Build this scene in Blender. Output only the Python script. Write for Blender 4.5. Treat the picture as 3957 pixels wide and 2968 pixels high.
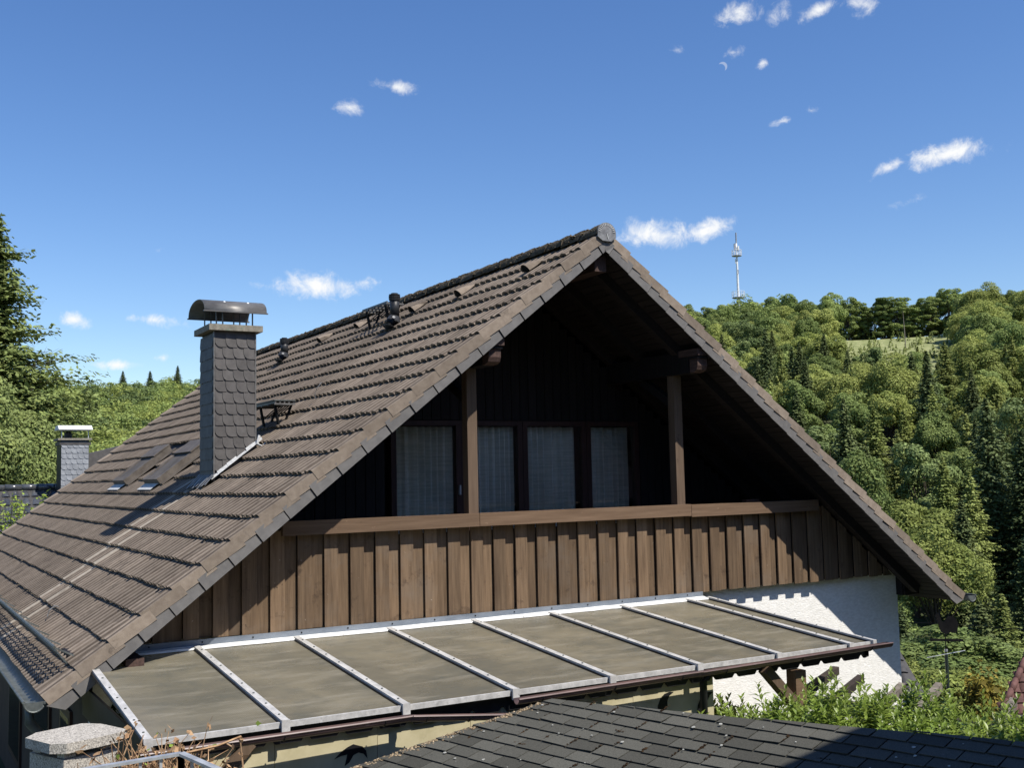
import bpy, math, random
import numpy as np
from mathutils import Vector, Matrix, Euler

for o in list(bpy.data.objects):
    bpy.data.objects.remove(o, do_unlink=True)
SC = bpy.context.scene
COL = SC.collection
ZO = 7.0                       # ridge of the house stands 7 m above the garden

# ------------------------------------------------------------------ camera
CAM = np.array([-7.275, -10.182, -2.802])
YAW, PITCH, ROLL, FPX = math.radians(30.387), math.radians(4.847), math.radians(-1.257), 4204.24
def cam_axes():
    cy, sy, cp, sp = math.cos(YAW), math.sin(YAW), math.cos(PITCH), math.sin(PITCH)
    f = np.array([sy*cp, cy*cp, sp]); r = np.array([cy, -sy, 0.0]); u = np.cross(r, f)
    cr, sr = math.cos(ROLL), math.sin(ROLL)
    return cr*r + sr*u, -sr*r + cr*u, f
RT, UP, FW = cam_axes()
def ray(x, y):
    """unit direction (house axes) through photo point x,y given on a 2212 x 1659 picture"""
    k = 3957/2212
    d = RT*((x*k-1978.5)/FPX) + UP*((1484-y*k)/FPX) + FW
    return d/np.linalg.norm(d)
def at(x, y, dist):
    return CAM + ray(x, y)*dist
cam = bpy.data.cameras.new("camera"); camo = bpy.data.objects.new("camera", cam); COL.objects.link(camo)
cam.sensor_width = 36; cam.lens = 36*FPX/3957; cam.clip_end = 12000; cam.clip_start = 0.1
mw = Matrix.Identity(4)
for i in range(3):
    mw[i][0], mw[i][1], mw[i][2] = RT[i], UP[i], -FW[i]
mw[0][3], mw[1][3], mw[2][3] = CAM[0], CAM[1], CAM[2]+ZO
camo.matrix_world = mw
SC.camera = camo

# ------------------------------------------------------------------ sun, sky, exposure
SUN = np.array([-0.40, 1.0, -1.54]); SUN /= np.linalg.norm(SUN)      # the way the light travels
sl = bpy.data.lights.new("sun", 'SUN'); sl.energy = 4.8; sl.angle = math.radians(0.53); sl.color = (1.0, 0.945, 0.86)
so = bpy.data.objects.new("sun", sl); COL.objects.link(so)
so.rotation_euler = Vector(SUN).to_track_quat('-Z', 'Y').to_euler()
so.location = (0, -20, 40)
W = bpy.data.worlds.new("World"); SC.world = W; W.use_nodes = True
SC.view_settings.view_transform = 'Standard'; SC.view_settings.look = 'None'
SC.view_settings.exposure = 0.45; SC.view_settings.gamma = 1.0
SC.view_settings.use_curve_mapping = False
SC.cycles.max_bounces = 8; SC.cycles.transparent_max_bounces = 12
SC.cycles.use_denoising = True

def build_world():
    nt = W.node_tree; nt.nodes.clear(); N = nt.nodes.new; L = nt.links.new
    out = N('ShaderNodeOutputWorld'); bg = N('ShaderNodeBackground'); L(bg.outputs[0], out.inputs[0])
    sky = N('ShaderNodeTexSky'); sky.sky_type = 'NISHITA'; sky.sun_disc = False
    sky.sun_elevation = math.asin(-SUN[2]); sky.sun_rotation = math.atan2(-SUN[0], -SUN[1])
    sky.altitude = 300; sky.air_density = 1.0; sky.dust_density = 0.35; sky.ozone_density = 2.2
    STR = 0.105
    bg.inputs['Strength'].default_value = STR
    tc = N('ShaderNodeTexCoord')
    nz = N('ShaderNodeTexNoise'); nz.inputs['Scale'].default_value = 48; nz.inputs['Detail'].default_value = 8
    nz.inputs['Roughness'].default_value = 0.68
    nz.inputs['Distortion'].default_value = 0.35
    L(tc.outputs['Generated'], nz.inputs['Vector'])
    cl = [(1590,25,46,26,0,1),(1690,26,30,22,-35,.85),(1772,20,52,15,-18,.85),(1872,8,34,24,0,.75),
          (855,187,50,15,8,.8),(755,230,44,17,4,.68),(685,618,88,33,0,1.05),(792,610,34,17,0,.85),(565,618,40,9,0,.5),
          (1410,505,92,33,4,1.0),(1522,498,66,25,-14,1.05),(2052,332,98,25,-4,1.1),(1920,361,40,16,-26,.95),
          (330,690,66,15,6,.85),(158,690,32,18,12,1.0),(252,788,60,12,0,.95),(350,772,28,10,0,.75),
          (1585,112,26,12,0,.5),(1650,136,18,9,-20,.62),(1755,238,20,10,0,.6),(1687,262,22,7,-12,.5),(1460,107,20,9,0,.42),
          (1972,432,42,11,-12,.40),(347,538,16,8,-25,.36)]
    acc = None
    for (x, y, rx, ry, rot, wgt) in cl:
        c = ray(x, y)
        r = np.cross(c, [0, 0, 1.0]); r /= np.linalg.norm(r); u = np.cross(r, c)
        a = math.radians(-rot)
        r2 = r*math.cos(a) + u*math.sin(a); u2 = -r*math.sin(a) + u*math.cos(a)
        m = Matrix((r2, u2, np.cross(r2, u2))).transposed()
        mp = N('ShaderNodeMapping'); mp.vector_type = 'TEXTURE'
        mp.inputs['Location'].default_value = c
        mp.inputs['Rotation'].default_value = m.to_euler()
        k = 3957/2212/FPX
        mp.inputs['Scale'].default_value = (rx*k, ry*k, 0.5)
        L(tc.outputs['Generated'], mp.inputs['Vector'])
        ln = N('ShaderNodeVectorMath'); ln.operation = 'LENGTH'; L(mp.outputs[0], ln.inputs[0])
        mr = N('ShaderNodeMapRange'); mr.inputs['From Min'].default_value = 1.25; mr.inputs['From Max'].default_value = 0.0
        mr.inputs['To Min'].default_value = 0.0; mr.inputs['To Max'].default_value = wgt
        L(ln.outputs['Value'], mr.inputs['Value'])
        if acc is None:
            acc = mr.outputs[0]
        else:
            mx = N('ShaderNodeMath'); mx.operation = 'MAXIMUM'; L(acc, mx.inputs[0]); L(mr.outputs[0], mx.inputs[1]); acc = mx.outputs[0]
    n2 = N('ShaderNodeMapRange'); n2.inputs['From Min'].default_value = 0.3; n2.inputs['From Max'].default_value = 0.7
    n2.inputs['To Min'].default_value = -0.46; n2.inputs['To Max'].default_value = 0.50
    L(nz.outputs['Fac'], n2.inputs['Value'])
    gate = N('ShaderNodeMath'); gate.operation = 'GREATER_THAN'; gate.inputs[1].default_value = 0.001; L(acc, gate.inputs[0])
    ad = N('ShaderNodeMath'); ad.operation = 'ADD'; L(acc, ad.inputs[0]); L(n2.outputs[0], ad.inputs[1])
    sm = N('ShaderNodeMapRange'); sm.interpolation_type = 'SMOOTHSTEP'
    sm.inputs['From Min'].default_value = 0.16; sm.inputs['From Max'].default_value = 1.22
    L(ad.outputs[0], sm.inputs['Value'])
    den = N('ShaderNodeMath'); den.operation = 'MULTIPLY'; L(sm.outputs[0], den.inputs[0]); L(gate.outputs[0], den.inputs[1])
    # pale day moon, a thin crescent
    mc = ray(1561, 143)
    def disc(off, rad):
        vm = N('ShaderNodeVectorMath'); vm.operation = 'DISTANCE'; vm.inputs[1].default_value = mc + off
        L(tc.outputs['Generated'], vm.inputs[0])
        q = N('ShaderNodeMapRange'); q.interpolation_type = 'SMOOTHSTEP'
        q.inputs['From Min'].default_value = rad*1.08; q.inputs['From Max'].default_value = rad*0.92
        L(vm.outputs['Value'], q.inputs['Value']); return q.outputs[0]
    ra = 9.2*3957/2212/FPX
    d1 = disc(np.zeros(3), ra); d2 = disc((-RT*0.62-UP*0.62)*ra*0.75, ra*1.05)
    sb = N('ShaderNodeMath'); sb.operation = 'SUBTRACT'; sb.use_clamp = True; L(d1, sb.inputs[0]); L(d2, sb.inputs[1])
    mo = N('ShaderNodeMath'); mo.operation = 'MULTIPLY'; mo.inputs[1].default_value = 0.28; L(sb.outputs[0], mo.inputs[0])
    tot = N('ShaderNodeMath'); tot.operation = 'MAXIMUM'; L(den.outputs[0], tot.inputs[0]); L(mo.outputs[0], tot.inputs[1])
    hs = N('ShaderNodeHueSaturation'); hs.inputs['Hue'].default_value = 0.509; hs.inputs['Saturation'].default_value = 1.23; hs.inputs['Value'].default_value = 1.08
    L(sky.outputs[0], hs.inputs['Color'])
    mix = N('ShaderNodeMix'); mix.data_type = 'RGBA'
    L(tot.outputs[0], mix.inputs[0]); L(hs.outputs[0], mix.inputs[6])
    cv = 0.74/STR
    mix.inputs[7].default_value = (cv*0.985, cv*0.995, cv, 1)
    L(mix.outputs[2], bg.inputs['Color'])
build_world()

# ------------------------------------------------------------------ helpers
class MB:
    """collects shapes; build() links them as one mesh object"""
    def __init__(s): s.v = []; s.f = []
    def add(s, vs, fs):
        o = len(s.v); s.v += [tuple(map(float, p)) for p in vs]; s.f += [tuple(o+i for i in f) for f in fs]; return s
    def box(s, x0, x1, y0, y1, z0, z1):
        return s.add([(x0,y0,z0),(x1,y0,z0),(x1,y1,z0),(x0,y1,z0),(x0,y0,z1),(x1,y0,z1),(x1,y1,z1),(x0,y1,z1)],
                     [(0,3,2,1),(4,5,6,7),(0,1,5,4),(1,2,6,5),(2,3,7,6),(3,0,4,7)])
    def prism(s, poly, d):
        """polygon (3-d points, one plane) swept by vector d"""
        n = len(poly); a = [np.array(p, float) for p in poly]; d = np.array(d, float)
        vs = [tuple(p) for p in a] + [tuple(p+d) for p in a]
        return s.add(vs, [tuple(range(n))[::-1], tuple(range(n, 2*n))] + [(i, (i+1) % n, n+(i+1) % n, n+i) for i in range(n)])
    def beam(s, a, b, w, h, up=(0,0,1)):
        a = np.array(a, float); b = np.array(b, float); d = b-a; d /= np.linalg.norm(d)
        r = np.cross(d, up); r /= np.linalg.norm(r); u = np.cross(r, d)
        q = [a-r*w/2-u*h/2, a+r*w/2-u*h/2, a+r*w/2+u*h/2, a-r*w/2+u*h/2]
        return s.prism(q, b-a)
    def tube(s, pts, rad, n=8, caps=True):
        pts = [np.array(p, float) for p in pts]; m = len(pts)
        rr = rad if hasattr(rad, '__len__') else [rad]*m
        vs = []; fs = []
        for i, p in enumerate(pts):
            d = pts[min(i+1, m-1)]-pts[max(i-1, 0)]; d = d/np.linalg.norm(d)
            ref = np.array([0,0,1.0]) if abs(d[2]) < .9 else np.array([1.0,0,0])
            r = np.cross(d, ref); r /= np.linalg.norm(r); u = np.cross(r, d)
            for k in range(n):
                t = 2*math.pi*k/n; vs.append(p + (r*math.cos(t)+u*math.sin(t))*rr[i])
        for i in range(m-1):
            for k in range(n):
                fs.append((i*n+k, i*n+(k+1) % n, (i+1)*n+(k+1) % n, (i+1)*n+k))
        if caps: fs += [tuple(range(n))[::-1], tuple(range((m-1)*n, m*n))]
        return s.add(vs, fs)
    def mesh(s, name, m, smooth=False):
        me = bpy.data.meshes.new(name); me.from_pydata(s.v, [], s.f); me.materials.append(M[m] if isinstance(m, str) else m)
        if smooth:
            me.polygons.foreach_set('use_smooth', [True]*len(me.polygons))
        me.update(); return me
    def build(s, name, m, parent=None, smooth=False, dz=ZO, kind=None, label=None):
        if dz: s.v = [(x, y, z+dz) for x, y, z in s.v]
        return link(name, s.mesh(name, m, smooth), parent, kind, label)

def link(name, me, parent=None, kind=None, label=None, mat=None):
    o = bpy.data.objects.new(name, me); COL.objects.link(o)
    if parent is not None:
        o.parent = parent
        if parent.type == 'EMPTY':
            o.matrix_parent_inverse = Matrix.Translation(-Vector(parent.location))
    if mat is not None: o.matrix_basis = mat
    if kind: o['kind'] = kind
    if label: o['label'] = label
    return o
def thing(name, label, cat, loc, group=None):
    e = bpy.data.objects.new(name, None); COL.objects.link(e); e.location = loc; e.empty_display_size = .2
    e['label'] = label; e['category'] = cat
    if group: e['group'] = group
    return e
def tag(o, label, cat, group=None):
    o['label'] = label; o['category'] = cat
    if group: o['group'] = group
    return o
def fastmesh(name, V, F, m, smooth=False):
    """numpy arrays: V (n,3); F (k,3 or 4)"""
    me = bpy.data.meshes.new(name); k = F.shape[1]
    me.vertices.add(len(V)); me.vertices.foreach_set('co', np.asarray(V, np.float32).ravel())
    me.loops.add(F.size); me.loops.foreach_set('vertex_index', F.astype(np.int32).ravel())
    me.polygons.add(len(F)); me.polygons.foreach_set('loop_start', np.arange(0, F.size, k, dtype=np.int32))
    me.materials.append(M[m] if isinstance(m, str) else m)
    if smooth: me.polygons.foreach_set('use_smooth', np.ones(len(F), bool))
    me.update(calc_edges=True); me.validate(); return me

# ------------------------------------------------------------------ materials
M = {}
def nodes(name):
    m = bpy.data.materials.new(name); m.use_nodes = True; nt = m.node_tree; nt.nodes.clear(); M[name] = m
    return m, nt, nt.nodes.new, nt.links.new
def mk(name, c1, c2=None, rough=.8, scale=8, stretch=(1,1,1), detail=6, lo=.35, hi=.65, metal=0, spec=.3, rnd=0.0, isl=0.0,
       bump=0.0, bscale=None, spots=None, rot=(0,0,0), coat=0.0, rib_lines=None):
    """procedural paint/stone/wood: two tones by stretched noise in world space, wear spots, piece-to-piece variation, relief"""
    m, nt, N, L = nodes(name)
    out = N('ShaderNodeOutputMaterial'); p = N('ShaderNodeBsdfPrincipled'); L(p.outputs[0], out.inputs[0])
    g = N('ShaderNodeNewGeometry'); mp = N('ShaderNodeMapping'); mp.inputs['Scale'].default_value = stretch; mp.inputs['Rotation'].default_value = rot
    L(g.outputs['Position'], mp.inputs['Vector'])
    src = mp.outputs[0]
    if rnd or isl:
        oi = N('ShaderNodeObjectInfo')
        sm = N('ShaderNodeMath'); sm.operation = 'MULTIPLY'; sm.inputs[1].default_value = 37.0; L(oi.outputs['Random'], sm.inputs[0])
        cb = N('ShaderNodeVectorMath'); cb.operation = 'ADD'; L(src, cb.inputs[0]); L(sm.outputs[0], cb.inputs[1]); src = cb.outputs[0]
    n = N('ShaderNodeTexNoise'); n.inputs['Scale'].default_value = scale; n.inputs['Detail'].default_value = detail; n.inputs['Roughness'].default_value = .62
    L(src, n.inputs['Vector'])
    rp = N('ShaderNodeMapRange'); rp.inputs['From Min'].default_value = lo; rp.inputs['From Max'].default_value = hi; L(n.outputs['Fac'], rp.inputs['Value'])
    mx = N('ShaderNodeMix'); mx.data_type = 'RGBA'; mx.inputs[6].default_value = (*c1, 1); mx.inputs[7].default_value = (*(c2 or c1), 1)
    L(rp.outputs[0], mx.inputs[0]); col = mx.outputs[2]
    for sp in (spots or []):
        sc, thr, w, sc_col, amt = sp
        n2 = N('ShaderNodeTexNoise'); n2.inputs['Scale'].default_value = sc; n2.inputs['Detail'].default_value = 5; n2.inputs['Roughness'].default_value = .7
        L(g.outputs['Position'], n2.inputs['Vector'])
        r2 = N('ShaderNodeMapRange'); r2.inputs['From Min'].default_value = thr; r2.inputs['From Max'].default_value = thr+w; r2.inputs['To Max'].default_value = amt
        L(n2.outputs['Fac'], r2.inputs['Value'])
        m2 = N('ShaderNodeMix'); m2.data_type = 'RGBA'; L(r2.outputs[0], m2.inputs[0]); L(col, m2.inputs[6]); m2.inputs[7].default_value = (*sc_col, 1); col = m2.outputs[2]
    if rib_lines:          # uneven dark lines coloured along one flank of each rib: period, offset, half width, colour, amount
        per, off, hw, gc, ga = rib_lines
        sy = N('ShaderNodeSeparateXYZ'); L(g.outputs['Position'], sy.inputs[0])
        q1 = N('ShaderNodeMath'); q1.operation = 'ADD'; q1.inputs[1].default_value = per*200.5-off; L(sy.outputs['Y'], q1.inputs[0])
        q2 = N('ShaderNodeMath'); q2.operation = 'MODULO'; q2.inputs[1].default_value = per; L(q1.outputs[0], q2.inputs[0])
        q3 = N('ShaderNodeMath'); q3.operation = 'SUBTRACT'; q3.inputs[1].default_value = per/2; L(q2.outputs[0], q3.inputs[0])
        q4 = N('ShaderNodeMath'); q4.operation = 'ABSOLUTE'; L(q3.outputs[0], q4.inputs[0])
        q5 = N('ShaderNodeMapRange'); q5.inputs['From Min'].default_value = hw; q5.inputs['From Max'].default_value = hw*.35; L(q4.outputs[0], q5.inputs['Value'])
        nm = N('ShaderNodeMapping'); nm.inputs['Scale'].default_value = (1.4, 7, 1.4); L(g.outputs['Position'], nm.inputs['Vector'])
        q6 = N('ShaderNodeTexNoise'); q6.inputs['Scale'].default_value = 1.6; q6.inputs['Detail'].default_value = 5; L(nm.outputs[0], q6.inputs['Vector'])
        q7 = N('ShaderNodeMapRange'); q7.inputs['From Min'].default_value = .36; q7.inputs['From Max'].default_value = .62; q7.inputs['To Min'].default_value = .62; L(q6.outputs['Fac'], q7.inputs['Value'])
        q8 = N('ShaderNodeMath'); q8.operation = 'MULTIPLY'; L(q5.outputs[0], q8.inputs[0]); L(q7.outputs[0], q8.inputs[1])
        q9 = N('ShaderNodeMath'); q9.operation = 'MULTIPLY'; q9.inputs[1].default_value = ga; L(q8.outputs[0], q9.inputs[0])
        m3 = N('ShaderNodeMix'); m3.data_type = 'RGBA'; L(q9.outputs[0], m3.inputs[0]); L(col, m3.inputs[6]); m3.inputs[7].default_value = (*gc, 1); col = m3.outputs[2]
    if rnd or isl:
        val = None
        for amt, sock in ((rnd, oi.outputs['Random']), (isl, g.outputs['Random Per Island'])):
            if not amt: continue
            r3 = N('ShaderNodeMapRange'); r3.inputs['To Min'].default_value = 1-amt; r3.inputs['To Max'].default_value = 1+amt; L(sock, r3.inputs['Value'])
            if val is None: val = r3.outputs[0]
            else:
                mm = N('ShaderNodeMath'); mm.operation = 'MULTIPLY'; L(val, mm.inputs[0]); L(r3.outputs[0], mm.inputs[1]); val = mm.outputs[0]
        h = N('ShaderNodeVectorMath'); h.operation = 'SCALE'; L(col, h.inputs[0]); L(val, h.inputs['Scale']); col = h.outputs[0]
    L(col, p.inputs['Base Color'])
    p.inputs['Roughness'].default_value = rough; p.inputs['Metallic'].default_value = metal; p.inputs['Specular IOR Level'].default_value = spec
    p.inputs['Coat Weight'].default_value = coat
    if bump:
        b = N('ShaderNodeBump'); b.inputs['Strength'].default_value = min(1, bump*40); b.inputs['Distance'].default_value = bump
        if bscale:
            nb = N('ShaderNodeTexNoise'); nb.inputs['Scale'].default_value = bscale; nb.inputs['Detail'].default_value = 6; L(src, nb.inputs['Vector']); L(nb.outputs['Fac'], b.inputs['Height'])
        else:
            L(n.outputs['Fac'], b.inputs['Height'])
        L(b.outputs[0], p.inputs['Normal'])
    return m
def leafmat(name, c1, c2, rnd=.25, isl=.35, trans=.35, scale=.25, rough=.6, spec=.12):
    m, nt, N, L = nodes(name)
    out = N('ShaderNodeOutputMaterial'); p = N('ShaderNodeBsdfPrincipled'); tr = N('ShaderNodeBsdfTranslucent'); ms = N('ShaderNodeMixShader')
    g = N('ShaderNodeNewGeometry'); oi = N('ShaderNodeObjectInfo')
    n = N('ShaderNodeTexNoise'); n.inputs['Scale'].default_value = scale; n.inputs['Detail'].default_value = 4; L(g.outputs['Position'], n.inputs['Vector'])
    rp = N('ShaderNodeMapRange'); rp.inputs['From Min'].default_value = .38; rp.inputs['From Max'].default_value = .62; L(n.outputs['Fac'], rp.inputs['Value'])
    ad = N('ShaderNodeMath'); ad.operation = 'MULTIPLY_ADD'; ad.inputs[1].default_value = .6; L(oi.outputs['Random'], ad.inputs[0])
    hf = N('ShaderNodeMath'); hf.operation = 'MULTIPLY'; hf.inputs[1].default_value = .45; L(rp.outputs[0], hf.inputs[0]); L(hf.outputs[0], ad.inputs[2])
    mx = N('ShaderNodeMix'); mx.data_type = 'RGBA'; mx.inputs[6].default_value = (*c1, 1); mx.inputs[7].default_value = (*c2, 1); L(ad.outputs[0], mx.inputs[0])
    a = N('ShaderNodeMapRange'); a.inputs['To Min'].default_value = 1-isl; a.inputs['To Max'].default_value = 1+isl; L(g.outputs['Random Per Island'], a.inputs['Value'])
    b = N('ShaderNodeMath'); b.operation = 'MULTIPLY'; b.inputs[1].default_value = 7.31; L(oi.outputs['Random'], b.inputs[0])
    fr = N('ShaderNodeMath'); fr.operation = 'FRACT'; L(b.outputs[0], fr.inputs[0])
    c = N('ShaderNodeMapRange'); c.inputs['To Min'].default_value = 1-rnd; c.inputs['To Max'].default_value = 1+rnd; L(fr.outputs[0], c.inputs['Value'])
    d = N('ShaderNodeMath'); d.operation = 'MULTIPLY'; L(a.outputs[0], d.inputs[0]); L(c.outputs[0], d.inputs[1])
    h = N('ShaderNodeVectorMath'); h.operation = 'SCALE'; L(mx.outputs[2], h.inputs[0]); L(d.outputs[0], h.inputs['Scale'])
    L(h.outputs[0], p.inputs['Base Color']); L(h.outputs[0], tr.inputs['Color'])
    p.inputs['Roughness'].default_value = rough; p.inputs['Specular IOR Level'].default_value = spec
    ms.inputs[0].default_value = trans; L(p.outputs[0], ms.inputs[1]); L(tr.outputs[0], ms.inputs[2]); L(ms.outputs[0], out.inputs[0])
    return m
def glassmat(name, tint=(.85,.9,.9), refl=1.0, rough=.0):
    m, nt, N, L = nodes(name)
    out = N('ShaderNodeOutputMaterial'); t = N('ShaderNodeBsdfTransparent'); t.inputs[0].default_value = (*tint, 1)
    g = N('ShaderNodeBsdfGlossy'); g.inputs['Roughness'].default_value = rough; ms = N('ShaderNodeMixShader')
    lw = N('ShaderNodeFresnel'); lw.inputs['IOR'].default_value = 1.65
    ml = N('ShaderNodeMath'); ml.operation = 'MULTIPLY'; ml.inputs[1].default_value = refl; L(lw.outputs[0], ml.inputs[0])
    L(ml.outputs[0], ms.inputs[0]); L(t.outputs[0], ms.inputs[1]); L(g.outputs[0], ms.inputs[2]); L(ms.outputs[0], out.inputs[0])
    return m

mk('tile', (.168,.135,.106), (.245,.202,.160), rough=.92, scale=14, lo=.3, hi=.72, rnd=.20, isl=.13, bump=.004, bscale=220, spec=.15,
   spots=[(3.2,.60,.10,(.060,.050,.042),.65), (55,.66,.05,(.30,.28,.24),.55), (26,.68,.05,(.03,.025,.02),.7)], rib_lines=(.1515,.030,.024,(.034,.026,.020),.80))
mk('tile_pale', (.26,.225,.18), (.32,.285,.235), rough=.9, scale=14, rnd=.1, bump=.003, bscale=220, spec=.15, spots=[(9,.6,.1,(.12,.1,.085),.5)])
mk('moss_ridge', (.055,.044,.032), (.115,.10,.075), rough=1, scale=18, rnd=.2, bump=.02, bscale=45, spec=.05, spots=[(24,.60,.08,(.16,.07,.03),.5),(30,.63,.06,(.10,.12,.05),.6)])
mk('verge_slate', (.115,.110,.106), (.150,.143,.136), rough=.62, scale=10, rnd=.07, bump=.0015, bscale=90, spec=.35, spots=[(40,.70,.05,(.3,.3,.27),.35)])
mk('slate', (.062,.057,.054), (.094,.087,.082), rough=.6, scale=9, rnd=.13, bump=.0015, bscale=70, spec=.4, spots=[(38,.70,.05,(.2,.2,.19),.3)])
mk('slate_blue', (.19,.20,.215), (.28,.29,.305), rough=.5, scale=9, rnd=.12, bump=.001, bscale=60, spec=.45)
mk('lead', (.15,.152,.155), (.26,.262,.262), rough=.55, scale=16, metal=.3, bump=.006, bscale=40)
mk('lead_white', (.36,.365,.36), (.60,.60,.585), rough=.6, scale=22, bump=.006, bscale=40, spots=[(40,.6,.1,(.2,.2,.2),.5)])
mk('zinc_dark', (.11,.105,.10), (.17,.165,.155), rough=.45, scale=7, metal=.25, stretch=(1,1,3))
mk('black_plastic', (.018,.019,.021), (.035,.036,.038), rough=.45, scale=20, spots=[(60,.68,.04,(.2,.2,.2),.3)])
mk('concrete_slab', (.17,.155,.125), (.28,.255,.205), rough=.95, scale=18, bump=.008, bscale=60, spots=[(14,.58,.08,(.13,.20,.15),.6),(45,.62,.05,(.10,.09,.08),.6)])
mk('granite', (.15,.14,.125), (.58,.54,.47), rough=.95, scale=110, lo=.36, hi=.64, bump=.008, bscale=130, spots=[(7,.56,.12,(.20,.18,.15),.6)])
WS = (9, 9, .55)
mk('board', (.084,.054,.032), (.188,.126,.076), rough=.75, scale=3.2, stretch=WS, lo=.28, hi=.72, rnd=.26, bump=.002, bscale=9, spec=.25,
   spots=[(1.3,.50,.25,(.150,.122,.095),.65), (19,.68,.03,(.36,.30,.25),.6), (5,.58,.14,(.040,.025,.017),.7), (11,.69,.04,(.02,.013,.010),.8)])
mk('rail_wood', (.100,.062,.037), (.185,.122,.078), rough=.68, scale=3.2, stretch=(.5,9,9), lo=.25, hi=.75, rnd=.12, bump=.003, bscale=9, spec=.25,
   spots=[(14,.66,.05,(.34,.23,.15),.5), (26,.70,.04,(.03,.018,.012),.8)])
mk('post_wood', (.080,.054,.036), (.150,.104,.070), rough=.75, scale=3.2, stretch=WS, lo=.25, hi=.75, rnd=.12, bump=.004, bscale=7, spots=[(8,.66,.05,(.04,.025,.018),.8)])
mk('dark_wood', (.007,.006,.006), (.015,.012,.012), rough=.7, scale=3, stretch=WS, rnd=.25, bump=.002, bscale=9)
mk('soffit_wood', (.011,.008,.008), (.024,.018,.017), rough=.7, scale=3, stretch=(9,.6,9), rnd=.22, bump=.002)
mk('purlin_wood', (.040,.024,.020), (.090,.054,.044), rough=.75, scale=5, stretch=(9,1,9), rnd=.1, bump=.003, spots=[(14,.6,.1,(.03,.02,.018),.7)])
mk('frame_wood', (.035,.018,.015), (.060,.030,.025), rough=.45, scale=5, stretch=WS, bump=.001)
mk('render_white', (.70,.69,.655), (.84,.83,.80), rough=.95, scale=14, bump=.012, bscale=26, stretch=(1,1,2.4), spec=.1, spots=[(2.4,.60,.15,(.56,.55,.50),.5)])
mk('render_yellow', (.40,.35,.17), (.52,.46,.25), rough=.85, scale=5, bump=.003, bscale=30, spots=[(3,.56,.12,(.24,.21,.12),.55),(40,.70,.04,(.15,.12,.06),.5)])
mk('panel_yellow', (.42,.375,.23), (.54,.485,.32), rough=.7, scale=3, bump=.001, bscale=60, spots=[(2.6,.57,.12,(.28,.25,.14),.5)])
mk('alu', (.38,.375,.36), (.56,.55,.53), rough=.5, scale=16, metal=.12, stretch=(1,.4,1), bump=.001, spots=[(26,.58,.1,(.26,.26,.25),.6)])
mk('alu_flash', (.15,.175,.21), (.23,.26,.30), rough=.45, scale=9, metal=.25, stretch=(.4,1,1), spots=[(20,.62,.1,(.2,.2,.2),.5)])
mk('seal_white', (.60,.60,.58), (.84,.84,.82), rough=.7, scale=14, stretch=(.6,1,1), bump=.006, bscale=30, spots=[(26,.60,.08,(.22,.21,.19),.7)])
mk('fascia_black', (.010,.011,.013), (.022,.022,.024), rough=.5, scale=6)
mk('gutter_brown', (.095,.062,.055), (.165,.105,.095), rough=.38, scale=7, stretch=(.5,1,1), rnd=.12, spec=.5, spots=[(12,.64,.1,(.30,.26,.24),.4)])
mk('zinc', (.075,.085,.082), (.145,.158,.152), rough=.5, scale=9, metal=.3, spots=[(20,.6,.1,(.10,.12,.11),.5)])
mk('shingle', (.042,.042,.036), (.102,.100,.086), rough=.97, scale=160, detail=3, lo=.3, hi=.7, rnd=.28, bump=.004, bscale=190, spec=.1,
   spots=[(2.0,.55,.2,(.085,.083,.070),.5), (19,.715,.018,(.36,.37,.35),.75), (11,.66,.06,(.020,.018,.016),.6)])
mk('moss', (.018,.011,.008), (.046,.028,.014), rough=1, scale=9, rnd=.1, isl=.35, bump=.01, bscale=140, spec=.05)
mk('litter', (.12,.085,.05), (.34,.27,.18), rough=1, scale=30, isl=.45, spec=.05)
mk('bark', (.045,.035,.028), (.095,.075,.058), rough=.95, scale=4, stretch=(4,4,.8), bump=.02, bscale=8)
mk('twig', (.20,.115,.06), (.42,.28,.16), rough=.9, scale=12, isl=.35)
mk('soil', (.035,.042,.018), (.07,.08,.035), rough=1, scale=.6, bump=.05, bscale=2, spots=[(.5,.5,.1,(.035,.06,.018),.8)])
mk('paving', (.16,.15,.14), (.25,.235,.215), rough=.95, scale=2, bump=.004, bscale=40)
mk('pan_black', (.035,.037,.040), (.075,.078,.082), rough=.22, scale=8, rnd=.2, spec=.6, coat=.3)
mk('pan_dark', (.035,.034,.035), (.065,.062,.060), rough=.6, scale=8, rnd=.2)
mk('pan_red', (.065,.030,.025), (.125,.060,.050), rough=.75, scale=7, rnd=.25, spots=[(6,.6,.1,(.06,.03,.025),.6)])
mk('galv', (.34,.36,.38), (.55,.57,.58), rough=.45, scale=14, metal=.5)
mk('green_pole', (.020,.032,.028), (.035,.050,.044), rough=.45, scale=12)
mk('iron_black', (.006,.006,.007), (.012,.012,.012), spec=.1, rough=.8, scale=12)
mk('lichen', (.24,.24,.215), (.40,.40,.36), rough=.95, scale=30)
mk('beam_grey', (.11,.092,.075), (.24,.21,.175), rough=.85, scale=4, stretch=(3,3,3), rnd=.2, bump=.003)
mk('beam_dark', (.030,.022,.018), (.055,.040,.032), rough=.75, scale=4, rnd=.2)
mk('mast_white', (.62,.64,.65), (.78,.79,.80), rough=.5, scale=1)
mk('mast_grey', (.22,.24,.27), (.36,.38,.41), rough=.5, scale=1)
mk('sticker', (.010,.010,.012), rough=.5)
mk('cream_wall', (.55,.52,.46), (.66,.63,.57), rough=.95, scale=3)
mk('curtain', (.78,.80,.75), (.96,.96,.92), rough=.9, scale=9, stretch=(.25,.25,5), detail=2, lo=.40, hi=.60, spec=.05)
mk('interior', (.05,.045,.04), (.09,.08,.07), rough=.9, scale=2)
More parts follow.
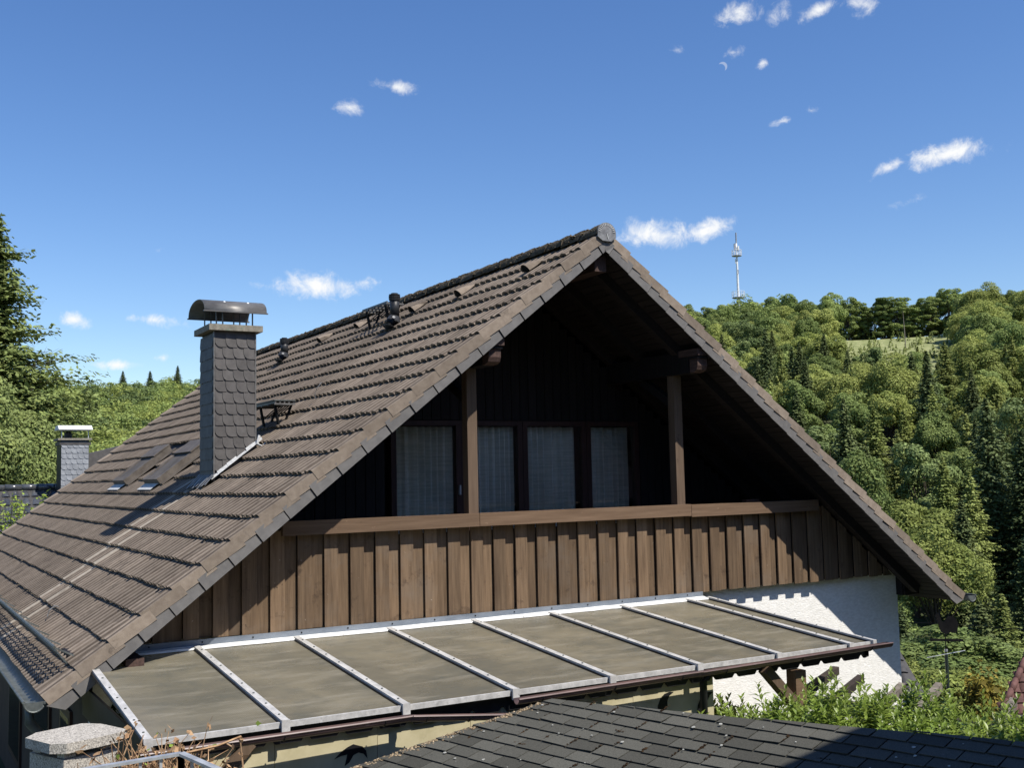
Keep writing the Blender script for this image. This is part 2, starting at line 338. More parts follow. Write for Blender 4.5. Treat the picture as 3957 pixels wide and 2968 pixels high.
mk('cut_grass', (.15,.18,.065), (.30,.31,.15), rough=1, scale=.5, bump=.1, bscale=2)
glassmat('window_glass', (.97,.98,.97), 1.1)
mk('sky_pane', (.085,.075,.066), (.13,.116,.102), rough=.7, scale=3, spec=.1)
mk('sky_frame', (.085,.072,.060), (.145,.125,.105), rough=.6, scale=8, spec=.15)
def polymat():
    """twin-wall polycarbonate gone dull: fine flutes down the slope, algae and chalky wipe marks, soft gloss"""
    m, nt, N, L = nodes('polycarbonate')
    out = N('ShaderNodeOutputMaterial'); p = N('ShaderNodeBsdfPrincipled')
    tl = N('ShaderNodeBsdfTranslucent'); tl.inputs[0].default_value = (.62,.55,.36,1); mxs = N('ShaderNodeMixShader'); mxs.inputs[0].default_value = .28
    L(p.outputs[0], mxs.inputs[1]); L(tl.outputs[0], mxs.inputs[2]); L(mxs.outputs[0], out.inputs[0])
    g = N('ShaderNodeNewGeometry'); oi = N('ShaderNodeObjectInfo')
    def noise(stretch, sc, rot=(0,0,0), det=6):
        mp = N('ShaderNodeMapping'); mp.inputs['Scale'].default_value = stretch; mp.inputs['Rotation'].default_value = rot; L(g.outputs['Position'], mp.inputs['Vector'])
        n = N('ShaderNodeTexNoise'); n.inputs['Scale'].default_value = sc; n.inputs['Detail'].default_value = det; n.inputs['Roughness'].default_value = .6
        L(mp.outputs[0], n.inputs['Vector']); return n.outputs['Fac']
    def rng(s, a, b, t=1.0):
        r = N('ShaderNodeMapRange'); r.inputs['From Min'].default_value = a; r.inputs['From Max'].default_value = b; r.inputs['To Max'].default_value = t; L(s, r.inputs['Value']); return r.outputs[0]
    def mix(f, a, b):
        x = N('ShaderNodeMix'); x.data_type = 'RGBA'; L(f, x.inputs[0])
        for s, v in ((6, a), (7, b)):
            if isinstance(v, tuple): x.inputs[s].default_value = (*v, 1)
            else: L(v, x.inputs[s])
        return x.outputs[2]
    c = mix(rng(noise((1,1,1), 1.1), .36, .64), (.165,.150,.112), (.275,.240,.168))
    c = mix(rng(noise((1,1,1), 3.1), .48, .68, .6), c, (.120,.122,.104))
    c = mix(rng(noise((.9,3.6,1), 2.2, (0,0,math.radians(24))), .50, .72, .8), c, (.37,.335,.26))
    c = mix(rng(noise((1,1,1), 24), .68, .74, .5), c, (.45,.44,.40))
    c = mix(rng(oi.outputs['Random'], 0, 1, .38), c, (.150,.158,.138))
    L(c, p.inputs['Base Color'])
    r = N('ShaderNodeMapRange'); r.inputs['To Min'].default_value = .16; r.inputs['To Max'].default_value = .42; L(noise((1,1,1), 2.0), r.inputs['Value'])
    L(r.outputs[0], p.inputs['Roughness']); p.inputs['Specular IOR Level'].default_value = .35
    sx = N('ShaderNodeSeparateXYZ'); L(g.outputs['Position'], sx.inputs[0])
    ml = N('ShaderNodeMath'); ml.operation = 'MULTIPLY'; ml.inputs[1].default_value = 2*math.pi/.016; L(sx.outputs['X'], ml.inputs[0])
    sn = N('ShaderNodeMath'); sn.operation = 'SINE'; L(ml.outputs[0], sn.inputs[0])
    b = N('ShaderNodeBump'); b.inputs['Strength'].default_value = .35; b.inputs['Distance'].default_value = .0012; L(sn.outputs[0], b.inputs['Height']); L(b.outputs[0], p.inputs['Normal'])
polymat()
leafmat('leaf_oak', (0.224,0.269,0.068), (0.366,0.395,0.116), rnd=.20, isl=.30, trans=.30)
leafmat('leaf_beech', (0.159,0.218,0.065), (0.271,0.325,0.101), rnd=.20, isl=.30, trans=.28)
leafmat('leaf_dark', (0.115,0.163,0.057), (0.198,0.241,0.085), rnd=.20, isl=.32, trans=.2)
leafmat('needle_spruce', (0.070,0.103,0.041), (0.142,0.169,0.062), rnd=.22, isl=.32, trans=.12)
leafmat('needle_larch', (0.190,0.235,0.067), (0.308,0.336,0.106), rnd=.2, isl=.3, trans=.25)
leafmat('leaf_hedge', (.160,.250,.034), (.320,.400,.085), rnd=.1, isl=.36, trans=.40, scale=1.6, rough=.4, spec=.45)
leafmat('leaf_near', (0.125,0.169,0.052), (0.227,0.265,0.089), rnd=.1, isl=.36, trans=.25, scale=.8)
leafmat('leaf_shrub', (.20,.30,.04), (.36,.42,.10), rnd=.1, isl=.35, trans=.4, scale=3)
leafmat('leaf_ivy', (.022,.040,.014), (.045,.070,.022), rnd=.1, isl=.4, trans=.15, scale=3)
leafmat('leaf_gold', (.20,.17,.03), (.30,.24,.05), rnd=.1, isl=.4, trans=.3, scale=1)
# ------------------------------------------------------------------ terrain
def sstep(t):
    t = min(1, max(0, t)); return t*t*(3-2*t)
def lerp(a, b, t): return a+(b-a)*t
def terr(x, y):
    dx, dy = x-CAM[0], y-CAM[1]; r = math.hypot(dx, dy); az = math.degrees(math.atan2(dx, dy))
    k = sstep((az-18)/22)
    Hc, Rc = lerp(39, 53, k), lerp(520, 430, k)
    r0 = lerp(34, 14, sstep((az-22)/20))
    if az < -45 or az > 120: r0, Hc = 34, 10
    wig = 1.6*math.sin(x*.021+1)*math.cos(y*.017) + .8*math.sin(x*.06)*math.sin(y*.05+2)
    if r < r0: return 0.0
    if r < 115: return -22*((r-r0)/(115-r0)) + wig*sstep((r-60)/60)
    t = (r-115)/(Rc-115)
    if t < 1: return -22+(Hc+22)*t + wig
    return Hc - .04*(r-Rc) + wig
rs = [0.5, 2, 4, 7, 10, 12, 14, 16, 18, 21, 24, 28, 32, 36, 42, 50, 60, 72, 86, 100, 115, 130] + [150+15*i for i in range(20)] + [450, 480, 520, 560, 620, 700, 850, 1100, 1500, 2200, 3500, 6000]
NA = 240
gv = [(CAM[0], CAM[1], 0.0)]; gf = []
for r in rs:
    for i in range(NA):
        t = 2*math.pi*i/NA; x, y = CAM[0]+r*math.sin(t), CAM[1]+r*math.cos(t); gv.append((x, y, terr(x, y)-0.004))
for i in range(NA): gf.append((0, 1+(i+1) % NA, 1+i))
for j in range(len(rs)-1):
    for i in range(NA):
        a0 = 1+j*NA+i; a1 = 1+j*NA+(i+1) % NA; gf.append((a0, a1, a1+NA, a0+NA))
g = MB().add(gv, gf).build('ground', 'soil', dz=0, smooth=True, kind='structure')
MB().box(-6.9, 2.6, -3.4, .72, 0.0, .05).build('terrace', 'paving', dz=0, kind='structure')

# ------------------------------------------------------------------ the house
AR = math.radians(37.740); CA, SA, TA = math.cos(AR), math.sin(AR), math.tan(AR)
WR, GA, NC, DEP = .097, .34, 22, 15.15
EX = WR+NC*GA*CA
def roofz(x): return -(abs(x)-WR)*TA
house = thing('house', 'brown tiled chalet house with dark timber balcony gable and white rendered wall', 'house', (0, 7.5, 0))
def lp(sd, s, y, n):
    """point on a roof slope: side -1 left / 1 right, s metres down from the ridge, n metres above the tile plane"""
    return (sd*(WR+s*CA+n*SA), y, -s*SA+n*CA)
RNG = random.Random(5)
# roof deck (carries tiles, verge, soffit)
rb = MB()
for sd in (-1, 1):
    q = [lp(sd, -.06, 0.05, -.075), lp(sd, NC*GA-.03, 0.05, -.075), lp(sd, NC*GA-.03, 0.05, -.125), lp(sd, -.06, 0.05, -.125)]
    rb.prism(q if sd > 0 else q[::-1], (0, DEP-.1, 0))
roof = rb.build('roof', 'dark_wood', house)
# roof tiles ---------------------------------------------------------
TW = DEP/50
def tile_mesh(name, m, w=TW, ln=.43, waves=2, hgt=.044, th=.030, tilt=.050, per=7, pw=.62):
    us = [.0, .05, .16, .32, .5, .68, .84, .95] if per < 8 else [i/per for i in range(per)]
    uu = [k+u for k in range(waves) for u in us]+[waves]
    xs = [w*u/waves-w/2 for u in uu]
    zs = [hgt*(abs(math.sin(math.pi*u))**pw)-hgt for u in uu]
    b = MB(); n = len(xs)
    vs = [(x, 0, z) for x, z in zip(xs, zs)] + [(x, ln, z-tilt*ln/.43) for x, z in zip(xs, zs)] + [(x, 0, z) for x, z in zip(xs, zs)] + [(x, .004, z-th) for x, z in zip(xs, zs)]
    fs = [(i, i+1, n+i+1, n+i) for i in range(n-1)] + [(3*n+i, 3*n+i+1, 2*n+i+1, 2*n+i) for i in range(n-1)]
    b.add(vs, fs); return b.mesh(name, m)
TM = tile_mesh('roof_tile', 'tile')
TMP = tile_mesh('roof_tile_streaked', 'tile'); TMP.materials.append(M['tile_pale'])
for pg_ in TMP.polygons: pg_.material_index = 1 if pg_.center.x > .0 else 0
def roof_mat(sd, s, y, n=0, tw=0, tilt=0):
    Y = Vector((-sd*CA, 0, SA)); Z = Vector((sd*SA, 0, CA)); X = Y.cross(Z)
    p = lp(sd, s, y, n)
    m = Matrix((X, Y, Z)).transposed().to_4x4(); m.translation = Vector((p[0], p[1], p[2]+ZO))
    return m @ Matrix.Rotation(tw, 4, 'Z') @ Matrix.Rotation(tilt, 4, 'X')
CHX0, CHX1, CHY0, CHY1 = -3.655, -3.125, 3.33, 3.93
SKY = [(8.42, 9.42), (5.98, 6.98)]; SKK = (10.75, 13.45)
spots = []
for sd in (-1, 1):
    for k in range(1, NC+1):
        for c in range(1, 50):
            y = (c+.5)*TW
            if sd < 0:
                if k >= 11 and k <= 13 and any(a-.12 < y < b+.12 for a, b in SKY): continue
                x0, x1 = -(WR+(k-1)*GA*CA), -(WR+k*GA*CA)
            p = lp(sd, k*GA-.17, y, 0); d = math.dist(p, CAM)
            spots.append((d if sd < 0 else 1000+d, sd, k, c, y))
spots.sort()
rest = {-1: MB(), 1: MB()}
tv = [tuple(v.co) for v in TM.vertices]; tf = [tuple(p.vertices) for p in TM.polygons]
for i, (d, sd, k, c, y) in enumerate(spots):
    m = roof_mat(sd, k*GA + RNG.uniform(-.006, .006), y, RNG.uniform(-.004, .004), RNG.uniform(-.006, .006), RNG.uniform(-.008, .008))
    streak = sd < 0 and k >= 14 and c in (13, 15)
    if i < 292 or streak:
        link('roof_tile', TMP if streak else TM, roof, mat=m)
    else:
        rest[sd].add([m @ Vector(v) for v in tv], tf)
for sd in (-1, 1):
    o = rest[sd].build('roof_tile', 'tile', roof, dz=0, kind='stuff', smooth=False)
# verge tiles: first column, with a flange hanging over the gable edge
def verge_mesh(flip):
    b = MB(); ln = .425; w = TW
    prof = [(w/2, -.034), (w/2-.06, -.030), (w/2-.085, -.006), (w/2-.125, .000), (w/2-.16, -.014), (.02, -.028), (-.02, -.028), (-.055, -.004), (-.085, .003), (-w/2+.03, .004), (-w/2, -.008), (-w/2-.004, -.116)]
    if not flip: prof = [(-x, z) for x, z in prof]
    n = len(prof); sh = lambda z: z-.034
    vs = [(x, 0, z) for x, z in prof]+[(x, ln, sh(z)) for x, z in prof]
    inn = []
    for x, z in prof:
        inn.append((x*(1-.022/abs(w/2)) if abs(x) > w/2-.001 and z < -.05 else x, z-.018 if z > -.05 else z))
    vs += [(x, .003, z) for x, z in inn] + [(x, ln, sh(z)) for x, z in inn]
    fs = []
    for i in range(n-1):
        fs += [(i, i+1, n+i+1, n+i), (2*n+i, 2*n+i+1, i+1, i)]
    fs += [(3*n-2, 3*n-1, 4*n-1, 4*n-2), (n-1, 2*n-1, 4*n-1, 3*n-1)]
    if not flip: fs = fs
    b.add(vs, fs); me = b.mesh('verge_tile', 'tile'); me.validate(); return me
# left slope local X = -y, so the gable edge lies at +X; right slope local X = +y, gable edge at -X
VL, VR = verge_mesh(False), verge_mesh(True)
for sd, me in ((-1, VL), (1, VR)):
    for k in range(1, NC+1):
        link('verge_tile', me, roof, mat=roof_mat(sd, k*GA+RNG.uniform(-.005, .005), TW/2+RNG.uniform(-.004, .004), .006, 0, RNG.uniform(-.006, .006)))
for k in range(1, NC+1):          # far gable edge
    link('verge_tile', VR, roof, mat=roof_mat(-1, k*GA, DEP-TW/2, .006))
# verge slates under the flange
SLM = {}
for sd in (-1, 1):
    for k in range(-0, NC+1):
        s0, s1 = k*GA-.22, k*GA+.115
        if k == 0: s0 = -.115
        if k == NC: s1 = NC*GA+.02
        b = MB(); yy = -.004+RNG.uniform(-.002, .002)
        t = .0045 if sd < 0 else -.0
        q = [lp(sd, s0, yy+.012, -.10), lp(sd, s1-.004, yy, -.10), lp(sd, s1-.004-(.09 if k == NC else 0), yy, -.232), lp(sd, s0+(.165*0 if k else .0), yy+.012, -.232)]
        if k == 0: q[3] = lp(sd, s0+.18*1.0, yy+.012, -.232)
        b.prism(q if sd > 0 else q[::-1], (0, .008, 0)); b.build('verge_slate', 'verge_slate', roof)
    MB().prism([lp(sd, 0.05, .03, -.09), lp(sd, NC*GA-.02, .03, -.09), lp(sd, NC*GA-.06, .03, -.222), lp(sd, .2, .03, -.222)][::sd], (0, .03, 0)).build('barge_board', 'dark_wood', roof)
    # soffit boards and rafters under the gable overhang and the balcony
    pitch = .105
    for i in range(int((NC*GA-.1)/pitch)):
        s0 = .12+i*pitch
        b = MB(); q = [lp(sd, s0, .062, -.150), lp(sd, s0+pitch-.009, .062, -.150), lp(sd, s0+pitch-.009, .062, -.132), lp(sd, s0, .062, -.132)]
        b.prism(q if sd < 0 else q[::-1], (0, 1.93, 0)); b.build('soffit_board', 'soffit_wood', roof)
    for yr in (.46, 1.22, 1.86):
        b = MB(); q = [lp(sd, .06, yr, -.152), lp(sd, NC*GA-.35, yr, -.152), lp(sd, NC*GA-.35, yr, -.27), lp(sd, .06, yr, -.27)]
        b.prism(q if sd > 0 else q[::-1], (0, .11, 0)); b.build('rafter', 'soffit_wood', roof)
# ridge tiles, mossy
def ridge_mesh(seed):
    rr = random.Random(seed); b = MB(); n = 11; ln = .43; V = []; m = 5
    for j in range(m+1):
        for i in range(n):
            t = math.pi*(i/(n-1))*1.06-.03*math.pi; r = .128-.012*j/m + rr.uniform(-.007, .012)
            V.append((r*math.cos(t), j*ln/m, r*.92*math.sin(t)))
    F = [(j*n+i, j*n+i+1, (j+1)*n+i+1, (j+1)*n+i) for j in range(m) for i in range(n-1)]
    b.add(V, F)
    b.add([(v[0]*.86, v[1]+.003, v[2]*.86) for v in V[:n]] + V[:n], [(i+1, i, n+i, n+i+1) for i in range(n-1)])
    return b.mesh('ridge_tile', 'moss_ridge', True)
RM = [ridge_mesh(i) for i in range(4)]
for i in range(40):
    m = Matrix.Translation((RNG.uniform(-.006, .006), -.02+i*.3795, ZO-.012+RNG.uniform(-.006, .008))) @ Matrix.Rotation(-.03, 4, 'X') @ Matrix.Rotation(RNG.uniform(-.02, .02), 4, 'Y')
    link('ridge_tile', RM[i % 4], roof, mat=m)
b = MB(); cap = [(.128*math.cos(t), -.03, .118*math.sin(t)-.005) for t in [math.pi*i/14 for i in range(15)]] + [(-.128, -.03, -.06), (-.06, -.03, -.105), (.06, -.03, -.105), (.128, -.03, -.06)]
b.prism(cap, (0, .02, 0)); rc = b.build('ridge_end_cap', 'lead', roof)
b = MB()
for i in range(13):                # embossed rays of the end cap
    t = math.pi*(i+.5)/13; b.beam((.085*math.cos(t), -.032, .082*math.sin(t)-.005), (.115*math.cos(t), -.032, .108*math.sin(t)-.005), .006, .006, up=(0, 1, 0))
b.beam((.0, -.032, -.02), (.018, -.032, -.085), .007, .006, up=(0, 1, 0))
b.build('embossing', 'lead_white', roof)
# moss tufts at the butts of the courses, pale droppings
def tufts(name, n, fn, m, parent, size, seed, kind='stuff', dz=ZO):
    rr = random.Random(seed); b = MB()
    ico = [(0,0,1),(.9,0,.35),(.28,.85,.35),(-.72,.53,.35),(-.72,-.53,.35),(.28,-.85,.35)]
    for i in range(n):
        p, sc = fn(rr); s = size*sc
        o = [(p[0]+x*s*rr.uniform(.6, 1.2), p[1]+y*s*rr.uniform(.6, 1.3), p[2]+z*s*rr.uniform(.5, 1.0)-s*.2) for x, y, z in ico]
        b.add(o, [(0,1,2),(0,2,3),(0,3,4),(0,4,5),(0,5,1)])
    return b.build(name, m, parent, kind=kind, dz=dz)
def moss_at(rr):
    k = rr.randint(1, 20); y = rr.uniform(.1, 14.8) if rr.random() < .5 else rr.uniform(.1, 6)
    c = round(y/(TW/2))*(TW/2)
    return lp(-1, k*GA+rr.uniform(.0, .022), c+rr.uniform(-.03, .03), -.022), rr.uniform(.5, 1.25)
tufts('moss', 700, moss_at, 'moss_ridge', roof, .020, 3)
def moss_ridge_at(rr):
    y = rr.uniform(0, 15); t = rr.uniform(.1, math.pi*1.02); return (.118*math.cos(t), y, .105*math.sin(t)-.01), rr.uniform(.5, 1.3)
tufts('moss', 700, moss_ridge_at, 'moss_ridge', roof, .03, 4)
# vertical walls ------------------------------------------------------
YW = .73; WX = 5.47
b = MB(); b.add([(-WX, YW, -7), (WX, YW, -7), (WX, YW, -4.27), (-WX, YW, -4.27)], [(0, 1, 2, 3)])
gw = MB().box(-WX, WX, YW, YW+.24, -9, -4.25).build('gable_wall', 'render_white', house)
for sd in (-1, 1):
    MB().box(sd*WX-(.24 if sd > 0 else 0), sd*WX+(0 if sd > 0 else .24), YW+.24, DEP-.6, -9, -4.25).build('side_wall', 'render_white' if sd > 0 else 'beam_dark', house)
MB().add([(-WX, DEP-.7, -9), (WX, DEP-.7, -9), (WX, DEP-.7, -4.3), (0, DEP-.7, -.15), (-WX, DEP-.7, -4.3)], [(4, 3, 2, 1, 0)]).build('back_wall', 'render_white', house)
# left side under the eave: dark windows, boards and a downpipe in the shade
for y0, y1, z0, z1 in ((1.9, 2.6, -6.6, -5.1), (3.4, 4.8, -6.6, -5.1), (6.2, 7.6, -6.6, -5.1)):
    wn = MB().box(-WX-.03, -WX+.02, y0, y1, z0, z1).build('side_window', 'frame_wood', house)
    MB().box(-WX-.034, -WX-.028, y0+.08, y1-.08, z0+.08, z1-.08).build('pane', 'window_glass', wn)
MB().box(-WX-.12, -WX, .75, DEP-.7, -4.75, -4.42).build('wall_plate', 'dark_wood', house)
# balcony -------------------------------------------------------------
P0, PB = -4.104, .2865
bal = MB().box(-WX+.02, WX-.02, .652, .70, -4.30, -3.42)
def under(x): return roofz(x)-.335
bk = MB()
bk.add([(-5.15, .66, -4.30), (5.15, .66, -4.30), (5.15, .66, under(5.15)-.01), (3.9, .66, -3.4), (-3.9, .66, -3.4), (-5.15, .66, under(-5.15)-.01)], [(0, 1, 2, 3, 4, 5)])
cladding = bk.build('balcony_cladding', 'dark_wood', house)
i0 = int((-5.45-P0)/PB)-1
for i in range(i0, i0+42):
    for half, (u0, u1, y0, y1) in enumerate(((0, .150, .594, .618), (.120, PB-.004, .632, .652))):
        xa, xb = P0+i*PB+u0, P0+i*PB+u1
        xa = max(xa, -5.45); xb = min(xb, 5.45)
        if xb-xa < .03: continue
        za, zb = min(-3.30, under(xa)), min(-3.30, under(xb))
        bz = -4.31+RNG.uniform(-.006, .006)
        if max(za, zb) < bz+.04: continue
        za, zb = max(za, bz+.01), max(zb, bz+.01)
        d = RNG.uniform(-.003, .003)
        MB().prism([(xa, y0+d, bz), (xb, y0+d, bz), (xb, y0+d, zb), (xa, y0+d, za)], (0, y1-y0, 0)).build('board', 'board', cladding)
rail = MB().box(-3.7, 3.7, .56, .72, -3.30, -3.235).build('balcony_rail', 'post_wood', house)
for xa, xb, dz_ in ((-3.72, -1.471, 0), (-1.465, 1.538, .004), (1.544, 3.74, -.006)):
    MB().prism([(xa, .49, -3.352+dz_), (xb, .49, -3.349+dz_), (xb, .49, -3.204+dz_), (xa, .49, -3.207+dz_)], (0, .062, 0)).build('rail_beam', 'rail_wood', rail)
MB().box(-3.66, 3.66, .554, .70, -3.234, -3.212).build('rail_top', 'rail_wood', rail)
for sx in (-1.483, 1.472):
    MB().box(sx-.062, sx+.062, .60, .724, -3.21, -1.56).build('post', 'post_wood', house)
    MB().beam((sx, .66, -1.95), (sx, 1.3, -1.60), .09, .10).build('post_brace', 'dark_wood', house)
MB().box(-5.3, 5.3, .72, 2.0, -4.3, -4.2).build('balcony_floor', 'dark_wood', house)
MB().box(2.55, 2.78, .60, .68, -3.205, -3.175).build('flower_tray', 'frame_wood', house)
for sx in (-1.46, 1.46):          # carved purlin ends
    pu = MB().box(sx-.085, sx+.085, .26, 2.0, -1.58, -1.30).build('purlin', 'dark_wood', house)
    MB().box(sx-.10, sx+.10, .05, .42, -1.375, -1.292).build('purlin_head', 'purlin_wood', pu)
    MB().box(sx-.088, sx+.088, .07, .42, -1.41, -1.378).build('purlin_fillet', 'dark_wood', pu)
    prof = [(.09, -1.412), (.09, -1.50), (.11, -1.55), (.16, -1.575), (.24, -1.58), (.24, -1.412)]
    MB().prism([(sx-.075, y, z) for y, z in prof], (.15, 0, 0)).build('purlin_nose', 'purlin_wood', pu)
MB().box(-.08, .08, .12, 2.0, -.44, -.25).build('ridge_purlin', 'purlin_wood', house)
# balcony back wall of vertical planks, four tall windows with curtains
YB = 2.0
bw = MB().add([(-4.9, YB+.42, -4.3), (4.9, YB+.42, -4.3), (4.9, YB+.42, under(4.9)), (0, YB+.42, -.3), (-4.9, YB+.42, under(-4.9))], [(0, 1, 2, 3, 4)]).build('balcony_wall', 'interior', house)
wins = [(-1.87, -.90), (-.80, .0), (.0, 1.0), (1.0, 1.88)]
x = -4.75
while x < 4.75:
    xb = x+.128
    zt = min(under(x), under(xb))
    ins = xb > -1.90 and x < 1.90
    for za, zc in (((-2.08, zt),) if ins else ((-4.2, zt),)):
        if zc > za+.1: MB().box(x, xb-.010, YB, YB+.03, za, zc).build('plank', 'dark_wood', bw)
    x = xb
for wa, wb in wins:
    f = MB(); zt, zb = -2.09, -4.15; t = .075
    f.box(wa+.004, wa+t, YB-.02, YB+.06, zb, zt).box(wb-t, wb-.004, YB-.02, YB+.06, zb, zt).box(wa+t, wb-t, YB-.02, YB+.06, zt-t*.8, zt).box(wa+t, wb-t, YB-.02, YB+.06, zb, zb+t)
    wn = f.build('window', 'frame_wood', house)
    MB().box(wa+t, wb-t, YB+.018, YB+.026, zb+t, zt-t*.8).build('pane', 'window_glass', wn)
    # curtain: pleats and woven cross bands
    n = 90; V = []; rr = random.Random(int(wa*100)); ph = rr.random()*6
    for j, z in enumerate((zb+t, -3.2, zt-.07)):
        for i in range(n+1):
            u = i/n; xx = lerp(wa+t, wb-t, u)
            V.append((xx, YB+.16+.065*math.sin(ph+u*44+2.4*math.sin(u*6+ph))+.014*math.sin(u*117+j*.2), z))
    F = [(j*(n+1)+i, j*(n+1)+i+1, (j+1)*(n+1)+i+1, (j+1)*(n+1)+i) for j in range(2) for i in range(n)]
    MB().add(V, F).build('curtain', 'curtain', wn, smooth=True)
    if wa < -1.5: MB().box(wb-.055, wb-.035, YB-.06, YB-.02, -3.02, -2.9).build('handle', 'galv', wn)
MB().box(-.90, -.80, YB-.02, YB+.06, -4.15, -2.09).build('window_mullion', 'frame_wood', house)

# chimney --------------------------------------------------------------
chim = MB().box(CHX0+.012, CHX1-.012, CHY0+.012, CHY1, -3.1, -.90).build('chimney', 'black_plastic', house)
def slate_shape(w, h, r=.45, seg=5):
    """upright slate with its lower left corner rounded off"""
    q = [(0, h), (w, h), (w, 0), (w*r, 0)]
    for i in range(1, seg+1):
        t = math.pi/2*i/seg; q.append((w*r*(1-math.sin(t)), w*r*(1-math.cos(t))*1.25))
    return q[::-1]
PITZ, PITX = .1405, .1345
def slated(parent, m, o, ex, ez, en, w, ztop, zbot, px=PITX, pz=PITZ, side=1):
    """rows of slates on a face: o corner at the top left, ex along, ez up, en outwards"""
    o, ex, ez, en = (np.array(v, float) for v in (o, ex, ez, en))
    row = 0; z = ztop
    while z-pz > zbot-.02:
        x = -.04*(row % 2)
        while x < w-.02:
            q = slate_shape(px+.012, pz+.03); pts = []
            for (a, c) in q:
                aa = min(max(x+a, 0.002), w-.002); pts.append(o+ex*aa+ez*(z-pz+c)+en*(.016-.013*(c/(pz+.03))+.007*((px-(a))/px)))
            d = -en*.007
            ok = max(p @ ex for p in pts)-min(p @ ex for p in pts)
            if ok > .02: MB().prism(pts, d).build('slate', m, parent)
            x += px
        z -= pz; row += 1
slated(chim, 'slate', (CHX0+.012, CHY0, 0), (1, 0, 0), (0, 0, 1), (0, -1, 0), CHX1-CHX0-.02, -.97, -2.72)
slated(chim, 'slate', (CHX0, CHY1, 0), (0, -1, 0), (0, 0, 1), (-1, 0, 0), CHY1-CHY0-.01, -.97, -2.80)
MB().box(CHX0+.0, CHX1-.0, CHY0-.004, CHY0+.02, -1.0, -.905).build('top_band', 'slate', chim)
for xx in (CHX0-.006, CHX1-.012):
    MB().box(xx, xx+.018, CHY0-.016, CHY0+.014, -2.9, -.905).build('corner_strip', 'zinc_dark', chim)
b = MB(); b.box(CHX0-.075, CHX1+.075, CHY0-.075, CHY1+.075, -.905, -.828); b.build('cap_slab', 'concrete_slab', chim)
HY, HXa, HXb = 3.62, -3.80, -3.01
arc = []
for i in range(19):
    t = math.pi*i/18; arc.append((HY-.40*math.cos(t), -.672+.185*math.sin(t)**.8))
b = MB(); n = len(arc)
V = [(HXa, y, z) for y, z in arc]+[(HXb, y, z) for y, z in arc]+[(HXa+.002, HY+(y-HY)*.975, z-.010) for y, z in arc]+[(HXb-.002, HY+(y-HY)*.975, z-.010) for y, z in arc]
F = [(i, i+1, n+i+1, n+i) for i in range(n-1)]+[(2*n+i+1, 2*n+i, 3*n+i, 3*n+i+1) for i in range(n-1)]+[(i+1, i, 2*n+i, 2*n+i+1) for i in range(n-1)]+[(n+i, n+i+1, 3*n+i+1, 3*n+i) for i in range(n-1)]
b.add(V, F); hd = b.build('hood', 'zinc_dark', chim, smooth=True)
for yy in (HY-.40, HY+.40):
    MB().box(HXa-.012, HXb+.012, yy-.02, yy+.012, -.682, -.668).build('hood_lip', 'zinc_dark', chim)
for xx in (-3.62, -3.54, -3.24, -3.16):
    for yy in (3.34, 3.90):
        MB().box(xx-.006, xx+.006, yy-.012, yy+.012, -.83, -.56).build('hood_strap', 'zinc_dark', chim)
for xx in (-3.52, -3.22):
    MB().tube([(xx, HY-.27, -.548), (xx, HY-.29, -.532)], .014, 8).build('hood_bolt', 'galv', chim)
MB().box(-3.52, -3.26, 3.5, 3.76, -.83, -.80).build('flue', 'black_plastic', chim)
b = MB()                                    # stepped lead along the foot of the chimney
st = [(-3.06, 3.26), (-3.16, 3.255), (-3.26, 3.25), (-3.38, 3.25), (-3.50, 3.25), (-3.62, 3.245), (-3.70, 3.25)]
for i, (xx, yy) in enumerate(st[:-1]):
    x2 = st[i+1][0]; w_ = .018+.014*math.sin(i*2.3)
    q = [(xx, yy+.05-.05, roofz(xx)+.022), (x2, yy, roofz(x2)+.022), (x2, CHY0-.014, roofz(x2)+.04+w_), (xx, CHY0-.014, roofz(xx)+.04+w_*.8)]
    b.prism(q, (0, -.004, .003))
b.build('lead_flashing', 'lead_white', chim)
b = MB()
for i in range(9):
    yy = 3.25+i*.085; xx = CHX0-.02-.05*((i*7) % 3)/2
    b.prism([(CHX0-.005, yy, roofz(CHX0)+.06), (CHX0-.005, yy+.09, roofz(CHX0)+.05), (xx-.10, yy+.08, roofz(xx-.10)+.012), (xx-.10, yy, roofz(xx-.10)+.02)], (-.002, 0, .004))
b.build('lead_apron', 'lead', chim)
MB().tube([(-3.10, 3.26, -2.22), (-3.13, 3.25, -2.33), (-3.06, 3.245, -2.36), (-2.98, 3.25, -2.27)], .018, 6).build('lead_curl', 'lead_white', chim)

